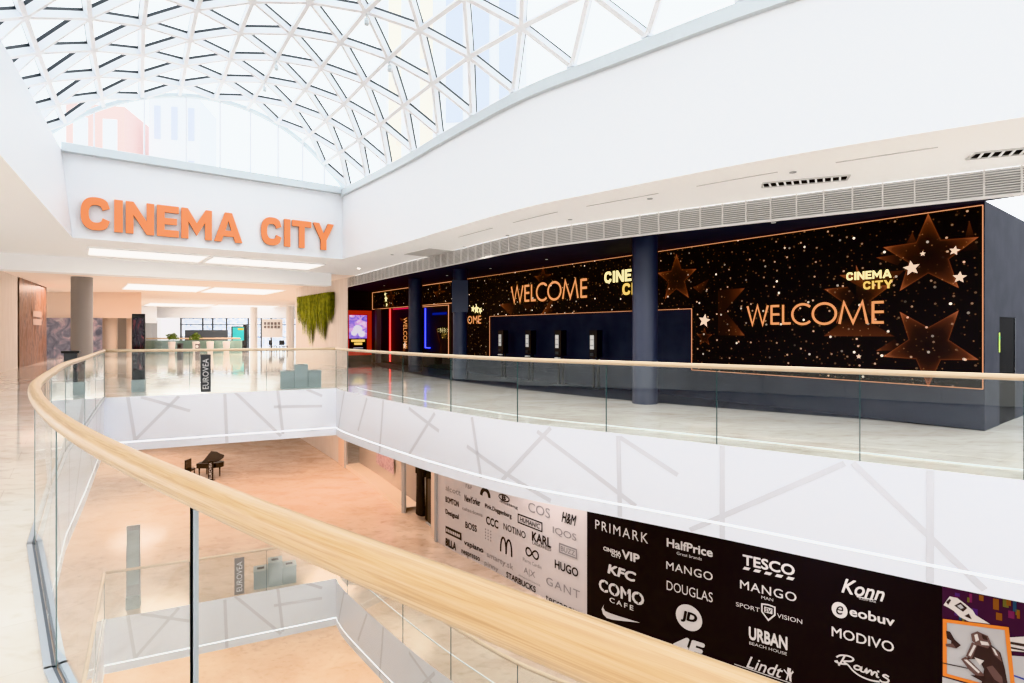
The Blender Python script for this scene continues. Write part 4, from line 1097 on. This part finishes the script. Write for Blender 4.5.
# ------------------------------------------------------------------ lower storey: shop, hoarding
BAN = Path(crom([(-14.2, 37.5), (-8.5, 29), (-4.24, 22), (-2.46, 18.9), (-.72, 16.9), (.68, 15.2), (2.4, 13.4), (3.72, 12.3), (5.28, 11.2), (6.75, 10.2), (8.0, 9.3), (9.5, 8.35), (11.5, 7.3)], 12))
SB = 21.83; SD = 28.6; SM = 35.62
zb, zt = F1, -1.37
hd = thing('brand_hoarding', 'long curved hoarding printed with shop logos on the storey below', 'hoarding', tuple(BAN.pt(SD, zb)))
for (a, b, nm, mat) in ((SB, SD, 'light_panel', 'banner_light'), (SD, SM, 'dark_panel', 'banner_dark')):
    mb = MB(); mb.ribbon(BAN.sub(a, b), zb, zt); mb.build(nm, mat, hd, recalc=False)
mb = MB(); p = BAN.pt(SB, 0); d = BAN.at(SB)[1]; mb.box((p.x, p.y, (zb+zt)/2), (.10, .14, zt-zb), rz=math.atan2(d.y, d.x)); mb.build('edge_post', 'slot_grey', hd)
LOGOS = [('H&M', 27.77, 28.27, -3.3, -3.02), ('COS', 26.52, 27.36, -3.32, -3.06), ('IQOS', 27.46, 28.27, -3.7, -3.49), ('KARL', 26.67, 27.4, -4.09, -3.83), ('LAGERFELD', 26.69, 27.4, -4.18, -4.1), ('BUZZ', 27.7, 28.27, -4.1, -3.88), ('HUGO', 27.53, 28.33, -4.57, -4.34), ('GANT', 27.22, 28.38, -5.1, -4.89), ('terranova', 27.2, 28.42, -5.56, -5.38), ('AX', 26.33, 26.8, -5.13, -4.91), ('ARMANI EXCHANGE', 26.1, 27.0, -5.24, -5.19), ('INF', 26.41, 26.94, -4.6, -4.31), ('Pierre Cardin', 26.3, 27.04, -4.76, -4.66), ('HUMANIC', 26.09, 27.06, -3.74, -3.51), ('MUST', 25.17, 25.71, -3.31, -3.1), ('mustang', 25.25, 26.07, -3.4, -3.31), ('ARCH', 24.29, 24.78, -3.37, -3.15), ('F&F', 23.58, 23.89, -3.3, -3.18), ('alcott', 22.46, 23.31, -3.61, -3.44), ('NewYorker', 23.52, 24.29, -3.73, -3.52), ('Pink.Duggenberg', 24.52, 25.79, -3.75, -3.58), ('BOMTON', 22.46, 23.22, -4.0, -3.81), ('calzedonia', 23.4, 24.4, -4.03, -3.92), ('Desigual', 22.46, 23.22, -4.44, -4.23), ('CCC', 24.57, 25.17, -4.19, -3.94), ('NOTINO', 25.42, 26.41, -4.12, -3.93), ('BOSS', 23.56, 24.12, -4.57, -4.36), ('DOTS', 24.48, 24.91, -4.68, -4.31), ('M', 25.28, 25.8, -4.81, -4.37), ('BOX', 22.46, 23.36, -5.03, -4.79), ('BILLA', 22.46, 23.08, -5.44, -5.18), ('vapiano', 23.49, 24.44, -5.17, -4.96), ('nespresso', 23.36, 24.27, -5.48, -5.3), ('smarty.sk', 24.61, 25.87, -5.22, -5.01), ('pinny', 24.5, 25.17, -5.49, -5.32), ('STARBUCKS', 25.55, 26.82, -5.47, -5.3), ('PRIMARK', 28.86, 30.3, -3.2, -2.97), ('CINEMA', 29.1, 29.6, -3.66, -3.56), ('CITY', 29.33, 29.6, -3.74, -3.66), ('VIP', 29.62, 30.09, -3.71, -3.5), ('KFC', 29.22, 30.0, -4.18, -3.94), ('COMO', 28.97, 30.2, -4.67, -4.37), ('CAFE', 29.28, 29.93, -4.85, -4.73), ('SWOOSH', 29.05, 30.11, -5.31, -4.96), ('HalfPrice', 30.74, 31.75, -3.16, -2.96), ('Great brands', 30.97, 31.52, -3.28, -3.21), ('MANGO', 30.73, 31.75, -3.66, -3.48), ('DOUGLAS', 30.74, 31.75, -4.12, -3.91), ('JD', 30.95, 31.53, -4.87, -4.31), ('4F', 30.88, 31.59, -5.45, -5.04), ('TESCO', 32.35, 33.32, -3.17, -2.95), ('DASH', 32.35, 33.32, -3.26, -3.20), ('MANGO', 32.3, 33.35, -3.67, -3.49), ('MAN', 32.71, 32.93, -3.77, -3.71), ('SPORT', 32.22, 32.68, -4.06, -3.97), ('SHIELD', 32.72, 32.96, -4.17, -3.86), ('VISION', 33.0, 33.45, -4.07, -3.98), ('URBAN', 32.47, 33.19, -4.67, -4.4), ('BEACH HOUSE', 32.48, 33.18, -4.77, -4.71), ('Lindt', 32.42, 33.11, -5.26, -5.01), ('LINE', 32.19, 33.31, -5.29, -5.27), ('LION', 33.12, 33.3, -5.26, -5.0), ('Konn', 34.11, 34.79, -3.28, -3.0), ('SUSHI BAR', 34.39, 34.66, -3.33, -3.29), ('EO', 33.95, 34.21, -3.77, -3.47), ('eobuv', 34.24, 34.94, -3.68, -3.5), ('MODIVO', 33.95, 34.93, -4.15, -3.96), ("Ram's", 34.01, 34.89, -4.77, -4.44)]
STY = {'H&M': dict(bold=.02, shear=.35), 'COS': dict(bold=-.01), 'HUGO': dict(bold=.025), 'CCC': dict(bold=.03), 'BOSS': dict(bold=.02), 'BILLA': dict(bold=.05), 'KARL': dict(bold=.03), 'HUMANIC': dict(bold=.01, shear=.2),
       'NOTINO': dict(bold=.008), 'vapiano': dict(bold=.02), 'NewYorker': dict(bold=.02), 'Pink.Duggenberg': dict(bold=.015), 'Desigual': dict(bold=.02), 'BOMTON': dict(bold=.025), 'STARBUCKS': dict(bold=.025), 'nespresso': dict(bold=.015),
       'VIP': dict(bold=.04), 'CINEMA': dict(bold=.04), 'CITY': dict(bold=.04), 'KFC': dict(bold=.045, shear=.15), 'COMO': dict(bold=.035), 'CAFE': dict(bold=.02, spacing=1.4), 'HalfPrice': dict(bold=.03), 'MANGO': dict(bold=.008, spacing=1.1), 'DOUGLAS': dict(bold=-.008),
       'TESCO': dict(bold=.03), 'URBAN': dict(bold=.04), 'Lindt': dict(bold=.012, shear=.4), 'Konn': dict(bold=.02, shear=.35), 'eobuv': dict(bold=.025), 'MODIVO': dict(bold=.012), "Ram's": dict(bold=.002, shear=.3), '4F': dict(bold=.05, shear=.25), 'PRIMARK': dict(bold=.004, spacing=1.25),
       'GANT': dict(bold=-.012, spacing=1.2), 'IQOS': dict(bold=-.006), 'terranova': dict(bold=.0)}
GREY = {'COS', 'IQOS', 'GANT', 'calzedonia', 'alcott', 'DOTS', 'AX', 'ARMANI EXCHANGE', 'BUZZ', 'smarty.sk', 'F&F', 'Pierre Cardin', 'pinny'}
for (n, a, b, z0, z1) in LOGOS:
    mb = MB(); dk = a > SD
    fr = lambda x, y, d: BAN.pt(a+(b-a)*x, z0+(z1-z0)*y, -.012-d)
    wd, hg = b-a, z1-z0
    frm = lambda x, y, d: BAN.pt(a+x, z0+y, -.012-d)   # metres
    mats = ['ink_white', 'banner_dark'] if dk else (['ink_grey', 'banner_light'] if n in GREY else ['ink', 'banner_light'])
    if n == 'INF':
        pts = [(wd*(.5+.47*math.cos(t)/(1+math.sin(t)**2)), hg*(.55+1.05*math.sin(t)*math.cos(t)/(1+math.sin(t)**2))) for t in [2*PI*i/40 for i in range(40)]]
        stroke(mb, pts, .045, frm, closed=True)
    elif n == 'M':
        for x0 in (0, .5):
            pts = [(wd*(x0+.5*(.5+.5*math.cos(t))), hg*(abs(math.sin(t)))**.8) for t in [PI-PI*i/18 for i in range(19)]]
            stroke(mb, pts, .06, frm)
    elif n == 'DOTS':
        for i in range(3):
            for j in range(4): mb.face([frm(wd*(.15+.3*i)+.022*math.cos(q*PI/4), hg*(.12+.25*j)+.028*math.sin(q*PI/4), 0) for q in range(8)])
    elif n == 'BOX':
        mb.face([fr(0, 0, 0), fr(1, 0, 0), fr(1, 1, 0), fr(0, 1, 0)])
        for i in range(8): mb.face([fr(.06+.11*i, .3, .006), fr(.14+.11*i, .3, .006), fr(.14+.11*i, .72, .006), fr(.06+.11*i, .72, .006)], 1)
    elif n == 'HUMANIC' or n == 'BUZZ':
        stroke(mb, [(0, 0), (wd, 0), (wd, hg), (0, hg)], .035, frm, closed=True); put_text(mb, n, .08, .92, .2, .8, fr, **STY.get(n, dict(bold=.01)))
    elif n == 'MUST':
        stroke(mb, arc(wd*.5, hg*.5, wd*.45, hg*.42, 0, 360, 24)[:-1], .035, frm, closed=True); put_text(mb, 'B', .32, .68, .2, .8, fr, bold=.03)
    elif n == 'ARCH':
        stroke(mb, arc(wd*.5, 0, wd*.4, hg*.95, 0, 180, 16), .12, frm)
    elif n == 'AX':
        put_text(mb, 'A|X', 0, 1, 0, 1, fr, bold=-.01)
    elif n == 'SWOOSH':
        P = [(.0, .95), (.06, 1.0), (.055, .62), (.17, .52), (.32, .55), (1.0, .80), (.22, .17), (.09, .10), (.01, .35)]
        P = [(.07, 1.0), (.045, .72), (.10, .56), (.22, .55), (.40, .58), (1.0, .70), (.55, .36), (.30, .17), (.14, .12), (.04, .28), (.0, .58)]
        mb.face([fr(x, y, 0) for x, y in P])
    elif n == 'JD':
        mb.face([fr(.5+.5*math.cos(q*PI/16), .5+.5*math.sin(q*PI/16), 0) for q in range(32)]); put_text(mb, 'JD', .2, .82, .27, .73, fr, 1, .006, bold=.04, shear=.15)
    elif n == 'EO':
        mb.face([fr(.5+.5*math.cos(q*PI/16), .5+.5*math.sin(q*PI/16), 0) for q in range(32)]); put_text(mb, 'e', .28, .74, .22, .78, fr, 1, .006, shear=.3)
    elif n == 'DASH':
        for i in range(5): x = i*.21; mb.face([fr(x, 0, 0), fr(x+.12, 0, 0), fr(x+.16, 1, 0), fr(x+.04, 1, 0)])
    elif n == 'SHIELD':
        P = [(0, .95), (.5, 1), (1, .95), (1, .45), (.5, 0), (0, .45)]; stroke(mb, [(x*wd, y*hg) for x, y in P], .03, frm, closed=True); mb.face([fr(.18, .45, 0), fr(.82, .45, 0), fr(.82, .82, 0), fr(.18, .82, 0)]); put_text(mb, 'SV', .24, .76, .5, .77, fr, 1, .006, bold=.02, shear=.2)
    elif n == 'LINE': mb.face([fr(0, .5, 0), fr(1, -.6, 0), fr(1, .3, 0), fr(0, 1.4, 0)])
    elif n == 'LION':
        for q in ([(.2, 0), (.35, 0), (.5, .4), (.4, .5)], [(.6, 0), (.8, 0), (.75, .45), (.5, .45)], [(.35, .4), (.8, .4), (.75, .7), (.4, .75)], [(.35, .7), (.7, .72), (.75, .98), (.4, 1)], [(.4, .55), (.05, .8), (.0, .7), (.35, .45)], [(.75, .5), (1, .75), (.92, .9), (.7, .62)]): mb.face([fr(x, y, 0) for x, y in q])
    elif n == "Ram's":
        for pts in ([(.05, .55), (.0, .48), (.10, .44), (.22, .52)], [(.18, .98), (.12, .60), (.06, .30)], [(.02, .74), (.10, .92), (.24, 1.0), (.33, .93), (.30, .76), (.16, .62), (.24, .48), (.32, .26), (.44, .08), (.62, .0), (.80, .06)], [(.47, .56), (.40, .60), (.35, .50), (.37, .38), (.44, .40), (.48, .56), (.47, .36), (.53, .34)], [(.53, .34), (.57, .56), (.57, .34), (.63, .54), (.66, .50), (.66, .32), (.71, .52), (.75, .48), (.75, .30), (.79, .30)], [(.77, .66), (.78, .56)], [(.96, .48), (.90, .54), (.86, .44), (.95, .32), (.93, .16), (.84, .10), (.80, .18)]):
            stroke(mb, [(x*wd, y*hg) for x, y in crom(pts, 6)], .030, frm)
    else:
        put_text(mb, n, 0, 1, 0, 1, fr, **STY.get(n, {}))
        if n == 'Konn': stroke(mb, [(wd*.36, -.01), (wd*.75, .0)], .018, frm)
        if n == 'COMO':
            for x in (.13, .37, .63, .88): mb.face([fr(x-.012, .1, .006), fr(x+.012, .1, .006), fr(x+.03, .9, .006), fr(x+.006, .9, .006)], 1)
    mb.build('brand_logo', mats, hd, recalc=False)
# picture hoarding right of it
mu = thing('picture_hoarding', 'colourful picture hoarding with an orange framed photo of a crouching cyclist', 'hoarding', tuple(BAN.pt(SM+1, zb)))
fr = lambda x, y, d: BAN.pt(SM+x, y, -.012-d)
principled('mural_plum', (.045, .012, .04), .5)
for i, c in enumerate(((.20, .03, .10), (.26, .09, .02), (.15, .14, .04), (.08, .03, .17), (.03, .08, .15), (.09, .015, .07))): principled('patch_%d' % i, c, .6)
mb = MB(); mb.ribbon(BAN.sub(SM, 41), zb, zt); random.seed(11)
for i in range(46):
    x = random.uniform(0, 1.9); z = random.uniform(-3.45, -2.75); w_ = random.uniform(.03, .08); h_ = random.uniform(.05, .20)
    mb.face([fr(x, z, -.008), fr(x+w_, z, -.008), fr(x+w_, z+h_, -.008), fr(x, z+h_, -.008)], 1+i % 6)
mb.build('picture_panel', ['mural_plum']+['patch_%d' % i for i in range(6)], mu, recalc=False)
mb = MB()   # orange framed black-and-white photo of a crouching cyclist, metres from the panel edge
FRM = [(.035, -3.345), (.838, -3.237), (.925, -4.27), (.035, -4.276)]
def pl(pts, mi, d): mb.face([fr(x, y, d) for x, y in pts], mi)
pl(FRM, 1, 0); stroke(mb, FRM, .055, fr, 0, .008, closed=True)
pl([(.39, -3.615), (.633, -3.556), (.76, -3.654), (.817, -3.911), (.862, -4.22), (.52, -4.253), (.553, -4.0), (.483, -3.849), (.329, -3.908)], 3, .010)
pl([(.384, -3.458), (.466, -3.39), (.601, -3.426), (.649, -3.551), (.601, -3.635), (.466, -3.622), (.398, -3.577)], 2, .012)
pl([(.425, -3.463), (.466, -3.433), (.488, -3.531), (.445, -3.573)], 4, .014)
pl([(.52, -3.42), (.585, -3.44), (.60, -3.50), (.54, -3.50)], 3, .014); pl([(.50, -3.54), (.60, -3.53), (.62, -3.58), (.52, -3.60)], 4, .014)
pl([(.398, -3.595), (.472, -3.614), (.39, -3.887), (.316, -3.855)], 2, .013); pl([(.42, -3.63), (.45, -3.64), (.38, -3.84), (.35, -3.83)], 4, .015)
pl([(.252, -3.927), (.316, -3.863), (.553, -4.088), (.537, -4.209), (.357, -4.075)], 2, .014); pl([(.29, -3.925), (.33, -3.91), (.50, -4.06), (.48, -4.09)], 4, .016)
pl([(.633, -3.583), (.747, -3.658), (.781, -3.803), (.681, -3.721)], 2, .013); pl([(.65, -3.60), (.69, -3.62), (.73, -3.72), (.70, -3.71)], 4, .015)
pl([(.428, -3.839), (.553, -3.854), (.499, -3.949)], 4, .015)
pl([(.58, -3.95), (.66, -3.90), (.78, -4.05), (.80, -4.18), (.68, -4.12)], 2, .013)
pl([(.371, -4.152), (.561, -4.11), (.534, -4.21)], 3, .016)
pl([(.049, -3.51), (.106, -3.51), (.168, -3.626), (.12, -3.66), (.063, -3.639)], 3, .012); pl([(.12, -3.66), (.168, -3.626), (.252, -3.695), (.19, -3.769), (.12, -3.74)], 3, .012); pl([(.049, -3.78), (.043, -3.739), (.14, -3.70), (.19, -3.769)], 2, .013)
pl([(.003, -4.074), (.412, -4.042), (.412, -4.06), (.003, -4.092)], 3, .011)
mb.build('framed_photo', ['orange_frame', 'photo_grey', 'photo_brown', 'photo_dark', 'photo_light'], mu, recalc=False)
mb = MB()
pl([(.015, -3.083), (.1, -2.908), (.202, -2.908), (.307, -2.978), (.406, -3.056), (.445, -3.129), (.628, -3.223), (.357, -3.261), (.241, -3.225), (.157, -3.143), (.083, -3.107)], 0, .004)
pl([(.162, -3.048), (.246, -2.967), (.335, -3.041), (.28, -3.121)], 1, .006); pl([(.20, -3.04), (.25, -3.0), (.29, -3.05), (.25, -3.08)], 2, .008); pl([(.296, -3.187), (.357, -3.127), (.395, -3.214)], 1, .006); pl([(.05, -3.02), (.10, -2.95), (.12, -2.97), (.08, -3.06)], 1, .006)
pl([(.864, -3.374), (1.6, -3.1), (1.6, -3.45), (.877, -3.589)], 0, .004); pl([(.885, -3.436), (1.3, -3.40), (1.3, -3.45), (.885, -3.477)], 1, .006); pl([(.885, -3.52), (1.3, -3.50), (1.3, -3.52), (.885, -3.55)], 1, .006)
pl([(.89, -3.664), (1.6, -3.5), (1.6, -5.2), (.99, -5.2)], 2, .004); pl([(.916, -3.963), (1.6, -4.05), (1.6, -4.08), (.916, -3.991)], 3, .006)
pl([(.0, -4.33), (.93, -4.33), (.95, -5.4), (0, -5.4)], 2, .004)
mb.build('collage_cutouts', ['photo_light', 'photo_dark', 'photo_grey', 'photo_blue'], mu, recalc=False)

# shop front left of the hoarding
sw = thing('shop_window', 'glazed shop display window on the lower storey left of the logo hoarding', 'shop window', tuple(BAN.pt(15, zb)))
SS0, SS1 = 9.9, 18.4
mb = MB(); mb.ribbon(BAN.sub(SS0, SS1), zb+.18, zt); mb.build('glass', 'glass_shop', sw, recalc=False)
mb = MB()
a_ = BAN.sub(SS0, SS1, -.02); b_ = BAN.sub(SS0, SS1, .7)
mb.ribbon(a_, zb, zb+.18)
for i in range(len(a_)-1): mb.face([(*a_[i], zb+.18), (*a_[i+1], zb+.18), (*b_[i+1], zb+.18), (*b_[i], zb+.18)])
mb.build('plinth', 'plinth_cream', sw, recalc=False)
mb = MB(); mb.ribbon(BAN.sub(SS0, SS1-.5, .7), zb+.18, zt); p0, p1 = BAN.pt(SS1, 0), BAN.pt(SS1, 0, 1.3); mb.ribbon([tuple(p0)[:2], tuple(p1)[:2]], zb+.18, zt) if False else None
mb.build('back_panel', 'shop_back', sw, recalc=False)
mb = MB()
for s in (SS0, SS1): p = BAN.pt(s, 0); mb.box((p.x, p.y, (zb+zt)/2), (.10, .16, zt-zb), rz=1)
mb.build('frame_post', 'slot_grey', sw)
mb = MB(); mb.ribbon(BAN.sub(12.9, 15.4, .62), -4.75, -1.6); tag(mb.build('display_poster', 'garment_pink', recalc=False), 'pinkish mauve picture hanging in the shop display window', 'poster')
# wood slats / bright wall further left along the lower storey
mb = MB(); mb.ribbon(BAN.sub(0, SS0-1.0), zb, zt); struct(mb.build('wall_lower', 'plank_white', recalc=False))
mb = MB(); mb.ribbon(BAN.sub(SS0-1.2, SS0-.1, -.05), zb, zt); struct(mb.build('wall_lower_pier', 'bulkhead_beige', recalc=False))
# open shop doorway: pale floor, garments
mb = MB(); mb.ribbon(BAN.sub(SS1, SB+.3, 4.2), zb, zt); struct(mb.build('wall_shop_rear', 'plinth_cream', recalc=False))
def coat(s, off, z0, z1, w, lb):
    t = thing('hanging_coat', lb, 'coat', tuple(BAN.pt(s, z1, off)), 'dark clothes in the shop doorway')
    c = BAN.pt(s, 0, off); d = BAN.at(s)[1]; ax = Vector((d.x, d.y, 0)); ay = Vector((-d.y, d.x, 0)); mb = MB()
    prof = [(0, .32), (.06, .95), (.3, .85), (.6, .92), (1, 1.1)]
    rings = []
    for f, k in prof:
        z = z1-(z1-z0)*f; rings.append([c+ax*(math.cos(q*PI/8)*w/2*k)+ay*(math.sin(q*PI/8)*.14*k)+Vector((0, 0, z)) for q in range(16)])
    for r0, r1 in zip(rings, rings[1:]):
        for q in range(16): mb.face([r0[q], r0[(q+1) % 16], r1[(q+1) % 16], r1[q]])
    mb.build('coat_body', 'cloth_black', t, recalc=False)
    for sd in (-1, 1):
        mb = MB(); mb.tube([c+ax*(sd*w*.42)+Vector((0, 0, z1-.1)), c+ax*(sd*w*.58)+Vector((0, 0, z1-.5)), c+ax*(sd*w*.6)+Vector((0, 0, z1-.85))], .07, 10); mb.build('sleeve', 'cloth_black', t, smooth=True)
    mb = MB(); mb.tube([c+Vector((0, 0, z1-.02)), c+Vector((0, 0, zt-.02))], .012, 8); mb.build('hanger_rod', 'slot_grey', t)
coat(19.3, .35, -5.35, -3.0, .62, 'long black coat hanging in the shop doorway, left one')
coat(19.75, .55, -5.45, -3.0, .6, 'long black coat hanging in the shop doorway, the one in front')
t = thing('mannequin_panel', 'dark brown upright panel just left of the logo hoarding in the shop doorway', 'panel', (-2.92, 20.75, zb))
mb = MB(); mb.box((-2.92, 20.75, zb+.83), (.26, .5, 1.62), rz=.5); mb.build('board', 'black', t)
mb = MB(); mb.box((-2.92, 20.75, zb+.015), (.4, .55, .03), rz=.5); mb.build('foot', 'slot_grey', t)
mb = MB(); p = BAN.pt(21.45, 0, .1); d = BAN.at(21.45)[1]; mb.box((p.x, p.y, (zb+zt)/2), (.45, .10, zt-zb), rz=math.atan2(d.y, d.x)); struct(mb.build('wall_shop_jamb', 'beige_column'))

# piano corner on the lower storey
def piano(x, y, z, rz, k=1):
    t = thing('grand_piano', 'black grand piano standing on the lower floor beyond the void', 'piano', (x, y, z))
    R = Matrix.Rotation(rz, 3, 'Z'); o = Vector((x, y, z)); P = lambda a, b, c: o+R@Vector((a*k, b*k, c*k*1.25))
    out = [(0, 0), (.35, 0), (.42, .06)]
    prof = [(-.75, -.70), (.2, -.70), (.85, -.45), (1.05, -.05), (.95, .25), (.55, .40), (.15, .65), (-.75, .72)]
    mb = MB(); mb.poly(prof, .30, lambda a, b, d: P(a, b, .62+d)); mb.build('case', 'piano_black', t)
    mb = MB(); lid = [(-.35, -.70), (.2, -.70), (.85, -.45), (1.05, -.05), (.95, .25), (.55, .40), (.15, .65), (-.35, .72)]
    mb.poly(lid, .03, lambda a, b, d: P(a, b+.0, .94+d+max(0, (b+.7))*.35)); mb.build('lid', 'piano_black', t)
    mb = MB(); mb.box(P(-.80, 0, .70), (.22*k, 1.3*k, .06*k), rz=rz); mb.build('keyboard', ['ink_white'], t)
    for a, b in ((-.6, -.55), (-.6, .55), (.75, -.05)): mb = MB(); mb.cyl(P(a, b, 0), .045*k, .63*k*1.25, 14, r2=.06*k); mb.build('leg', 'piano_black', t, smooth=True)
piano(-14.85, 27.6, F1, 0, .62)
t = thing('piano_bench', 'black high-backed bench standing left of the grand piano', 'bench', (-15.75, 27.4, F1))
mb = MB(); mb.box((-15.75, 27.4, F1+.36), (.24, .5, .09)); mb.build('seat', 'piano_black', t)
for a in (-.09, .09):
    for b in (-.2, .2): mb = MB(); mb.box((-15.75+a, 27.4+b, F1+.16), (.04, .04, .32)); mb.build('leg', 'piano_black', t)
mb = MB(); mb.box((-15.85, 27.4, F1+.62), (.05, .5, .5)); mb.build('backrest', 'piano_black', t)
t = thing('sign_stand', 'slim black EUROVEA sign standing in front of the grand piano', 'sign', (-14.42, 26.8, F1))
mb = MB(); mb.box((-14.42, 26.8, F1+.47), (.24, .04, .92)); mb.build('sign_panel', 'black', t); mb = MB(); mb.box((-14.42, 26.8, F1+.01), (.3, .2, .02)); mb.build('base', 'black', t)
mb = MB(); put_text(mb, 'EUROVEA', 0, 1, 0, 1, lambda x, y, d: Vector((-14.35-y*.14, 26.775, F1+.08+x*.78))); mb.build('lettering', 'ink_white', t, recalc=False)
# bench / light block behind the lower right end of the bins
t = thing('seat_block', 'pale grey slanted block behind the lower glass right of the bins', 'seat', (-4.9, 16.9, F1))
mb = MB(); mb.box((-4.75, 17.3, F1+.22), (.9, .6, .44), rz=.6); mb.build('body', 'bin_grey', t); mb = MB(); mb.box((-4.75, 17.3, F1+.46), (.95, .65, .05), rz=.6); mb.build('top', 'alu', t)

# lower storey enclosing walls (far left side), plain
struct(quad('wall_lower_left', 'plank_white', (-34, 10), (-30, 45), F1, -1.36))
struct(quad('wall_lower_far', 'plank_white', (-40, 52), (-8, 52), F1, -1.36))

for nm, a, b in (('wall_near', (-62, -14), (32, -14)), ('wall_east', (32, -14), (32, 72)), ('wall_west', (-62, -14), (-62, 72)), ('wall_north', (-62, 72), (32, 72))):
    struct(quad(nm, 'white_paint', a, b, F0, ZC))
# ------------------------------------------------------------------ outside, seen through the vault
def building(lb, x, y, z0, w, d, h, mat, win, rz, cols, rows, wmat, inset=.05, name='building'):
    t = thing(name, lb, 'building', (x, y, z0))
    ax = Vector((math.cos(rz), math.sin(rz), 0)); ay = Vector((-math.sin(rz), math.cos(rz), 0)); az = Vector((0, 0, 1)); o = Vector((x, y, z0))
    mb = MB(); mb.box(o+az*(h/2), (w, d, h), axes=(ax, ay, az)); mb.build('facade', mat, t)
    for i in range(cols):
        for j in range(rows):
            mb = MB(); c = o+ax*(-w/2+w*(i+.5)/cols)-ay*(d/2+inset)+az*(h*(j+.5)/rows); mb.box(c, (w/cols*win[0], .06, h/rows*win[1]), axes=(ax, ay, az)); mb.build('window', wmat, t)
building('pale reddish building behind the arched end window', -44.5, 62, 4.1, 5.5, 6, 21.4, 'brick_pale', (.5, .6), .2, 2, 3, 'tower_white')
building('pale building with bluish windows beside the reddish one behind the arched window', -38.6, 66, 4.1, 5.2, 6, 23.9, 'tower_white', (.35, .62), .2, 3, 4, 'tower_line')
building('tall pale tower with bluish glazed strips seen through the vault', -2.2, 48, 4.1, 6.5, 6, 41.9, 'tower_white', (.62, .94), -.1, 3, 3, 'tower_blue')
building('cream tower wing left of the bluish tower seen through the vault', -8.2, 50, 4.1, 5.4, 6, 39.9, 'tower_white', (.4, .96), -.1, 2, 2, 'tower_cream')

# ------------------------------------------------------------------ light
w = bpy.data.worlds.new('World'); S.world = w; w.use_nodes = True
bg = w.node_tree.nodes['Background']; bg.inputs[0].default_value = (.965, .985, 1.0, 1); bg.inputs[1].default_value = 2.65
def area(name, loc, size, power, col=(1, 1, 1), rot=(0, 0, 0), sy=None):
    l = bpy.data.lights.new(name, 'AREA'); l.energy = power; l.color = col; l.size = size
    if sy: l.shape = 'RECTANGLE'; l.size_y = sy
    o = bpy.data.objects.new(name, l); COL.objects.link(o); o.location = loc; o.rotation_euler = rot; return o
# ceiling lights of the lower storeys, above the slab edges and out of view
for i, (x, y, p, c) in enumerate(((-14, 22, 300, (1, .78, .66)), (-8, 25, 330, (1, .68, .52)), (-20, 30, 260, (1, .78, .66)), (-13, 8, 170, (1, .93, .86)), (.5, 14.2, 90, (1, .93, .92)), (5.0, 9.3, 90, (1, .95, .95)), (10, 6.5, 80, (1, .95, .95)), (-3.5, 20, 60, (1, .8, .68)))):
    area('lamp_lower', (x, y, -1.5), 2.0, p, c)
for i, (x, y, p) in enumerate(((-14, 20, 300), (-6, 20, 250), (4, 12, 120))):
    area('lamp_ground', (x, y, F1-1.5), 3, p, (1, .78, .6))
# fill spots added over the cinema walkway, and unseen fill lamps added behind the viewer
for s_, o_, p in ((3.5, 1.0, 160), (6, 1.1, 150), (8.2, 1.1, 150), (10.2, 1.1, 150), (12.2, 1.1, 150), (14.4, 1.1, 150), (17, 1.2, 150)):
    l = bpy.data.lights.new('walkway_fill', 'SPOT'); l.energy = p; l.color = (1, .97, .93); l.spot_size = 2.3; l.spot_blend = .6; l.shadow_soft_size = .03
    o = bpy.data.objects.new('walkway_fill', l); COL.objects.link(o); o.location = UF.pt(s_, ZC-.05, o_)
for (x, y, p) in ((-6, -6, 260), (2, -8, 260), (-14, 2, 260)): area('near_fill', (x, y, ZC-.1), 2.5, p, (1, .96, .93))
# upper hall
for i, (x, y, p, c) in enumerate(((-19, 40, 420, (1, .76, .64)), (-24, 30, 250, (1, .78, .66)), (-14, 27, 260, (1, .80, .70)), (-28, 48, 480, (1, .95, .95)))):
    area('lamp_hall', (x, y, ZC-.1), 2.5, p, c)

# ------------------------------------------------------------------ camera
cd = bpy.data.cameras.new('Camera'); cd.sensor_width = 36; cd.lens = 560*36/1024; cd.shift_y = (331-341.5)/1024; cd.clip_start = .05; cd.clip_end = 300
cam = bpy.data.objects.new('Camera', cd); COL.objects.link(cam); cam.location = (0, 0, EYE); cam.rotation_euler = (PI/2, 0, 0); S.camera = cam
S.view_settings.view_transform = 'Khronos PBR Neutral'; S.view_settings.look = 'None'; S.view_settings.exposure = 0
S.cycles.use_denoising = True
S.cycles.max_bounces = 10; S.cycles.diffuse_bounces = 5; S.cycles.glossy_bounces = 5; S.cycles.transparent_max_bounces = 24
S.cycles.sample_clamp_indirect = 6
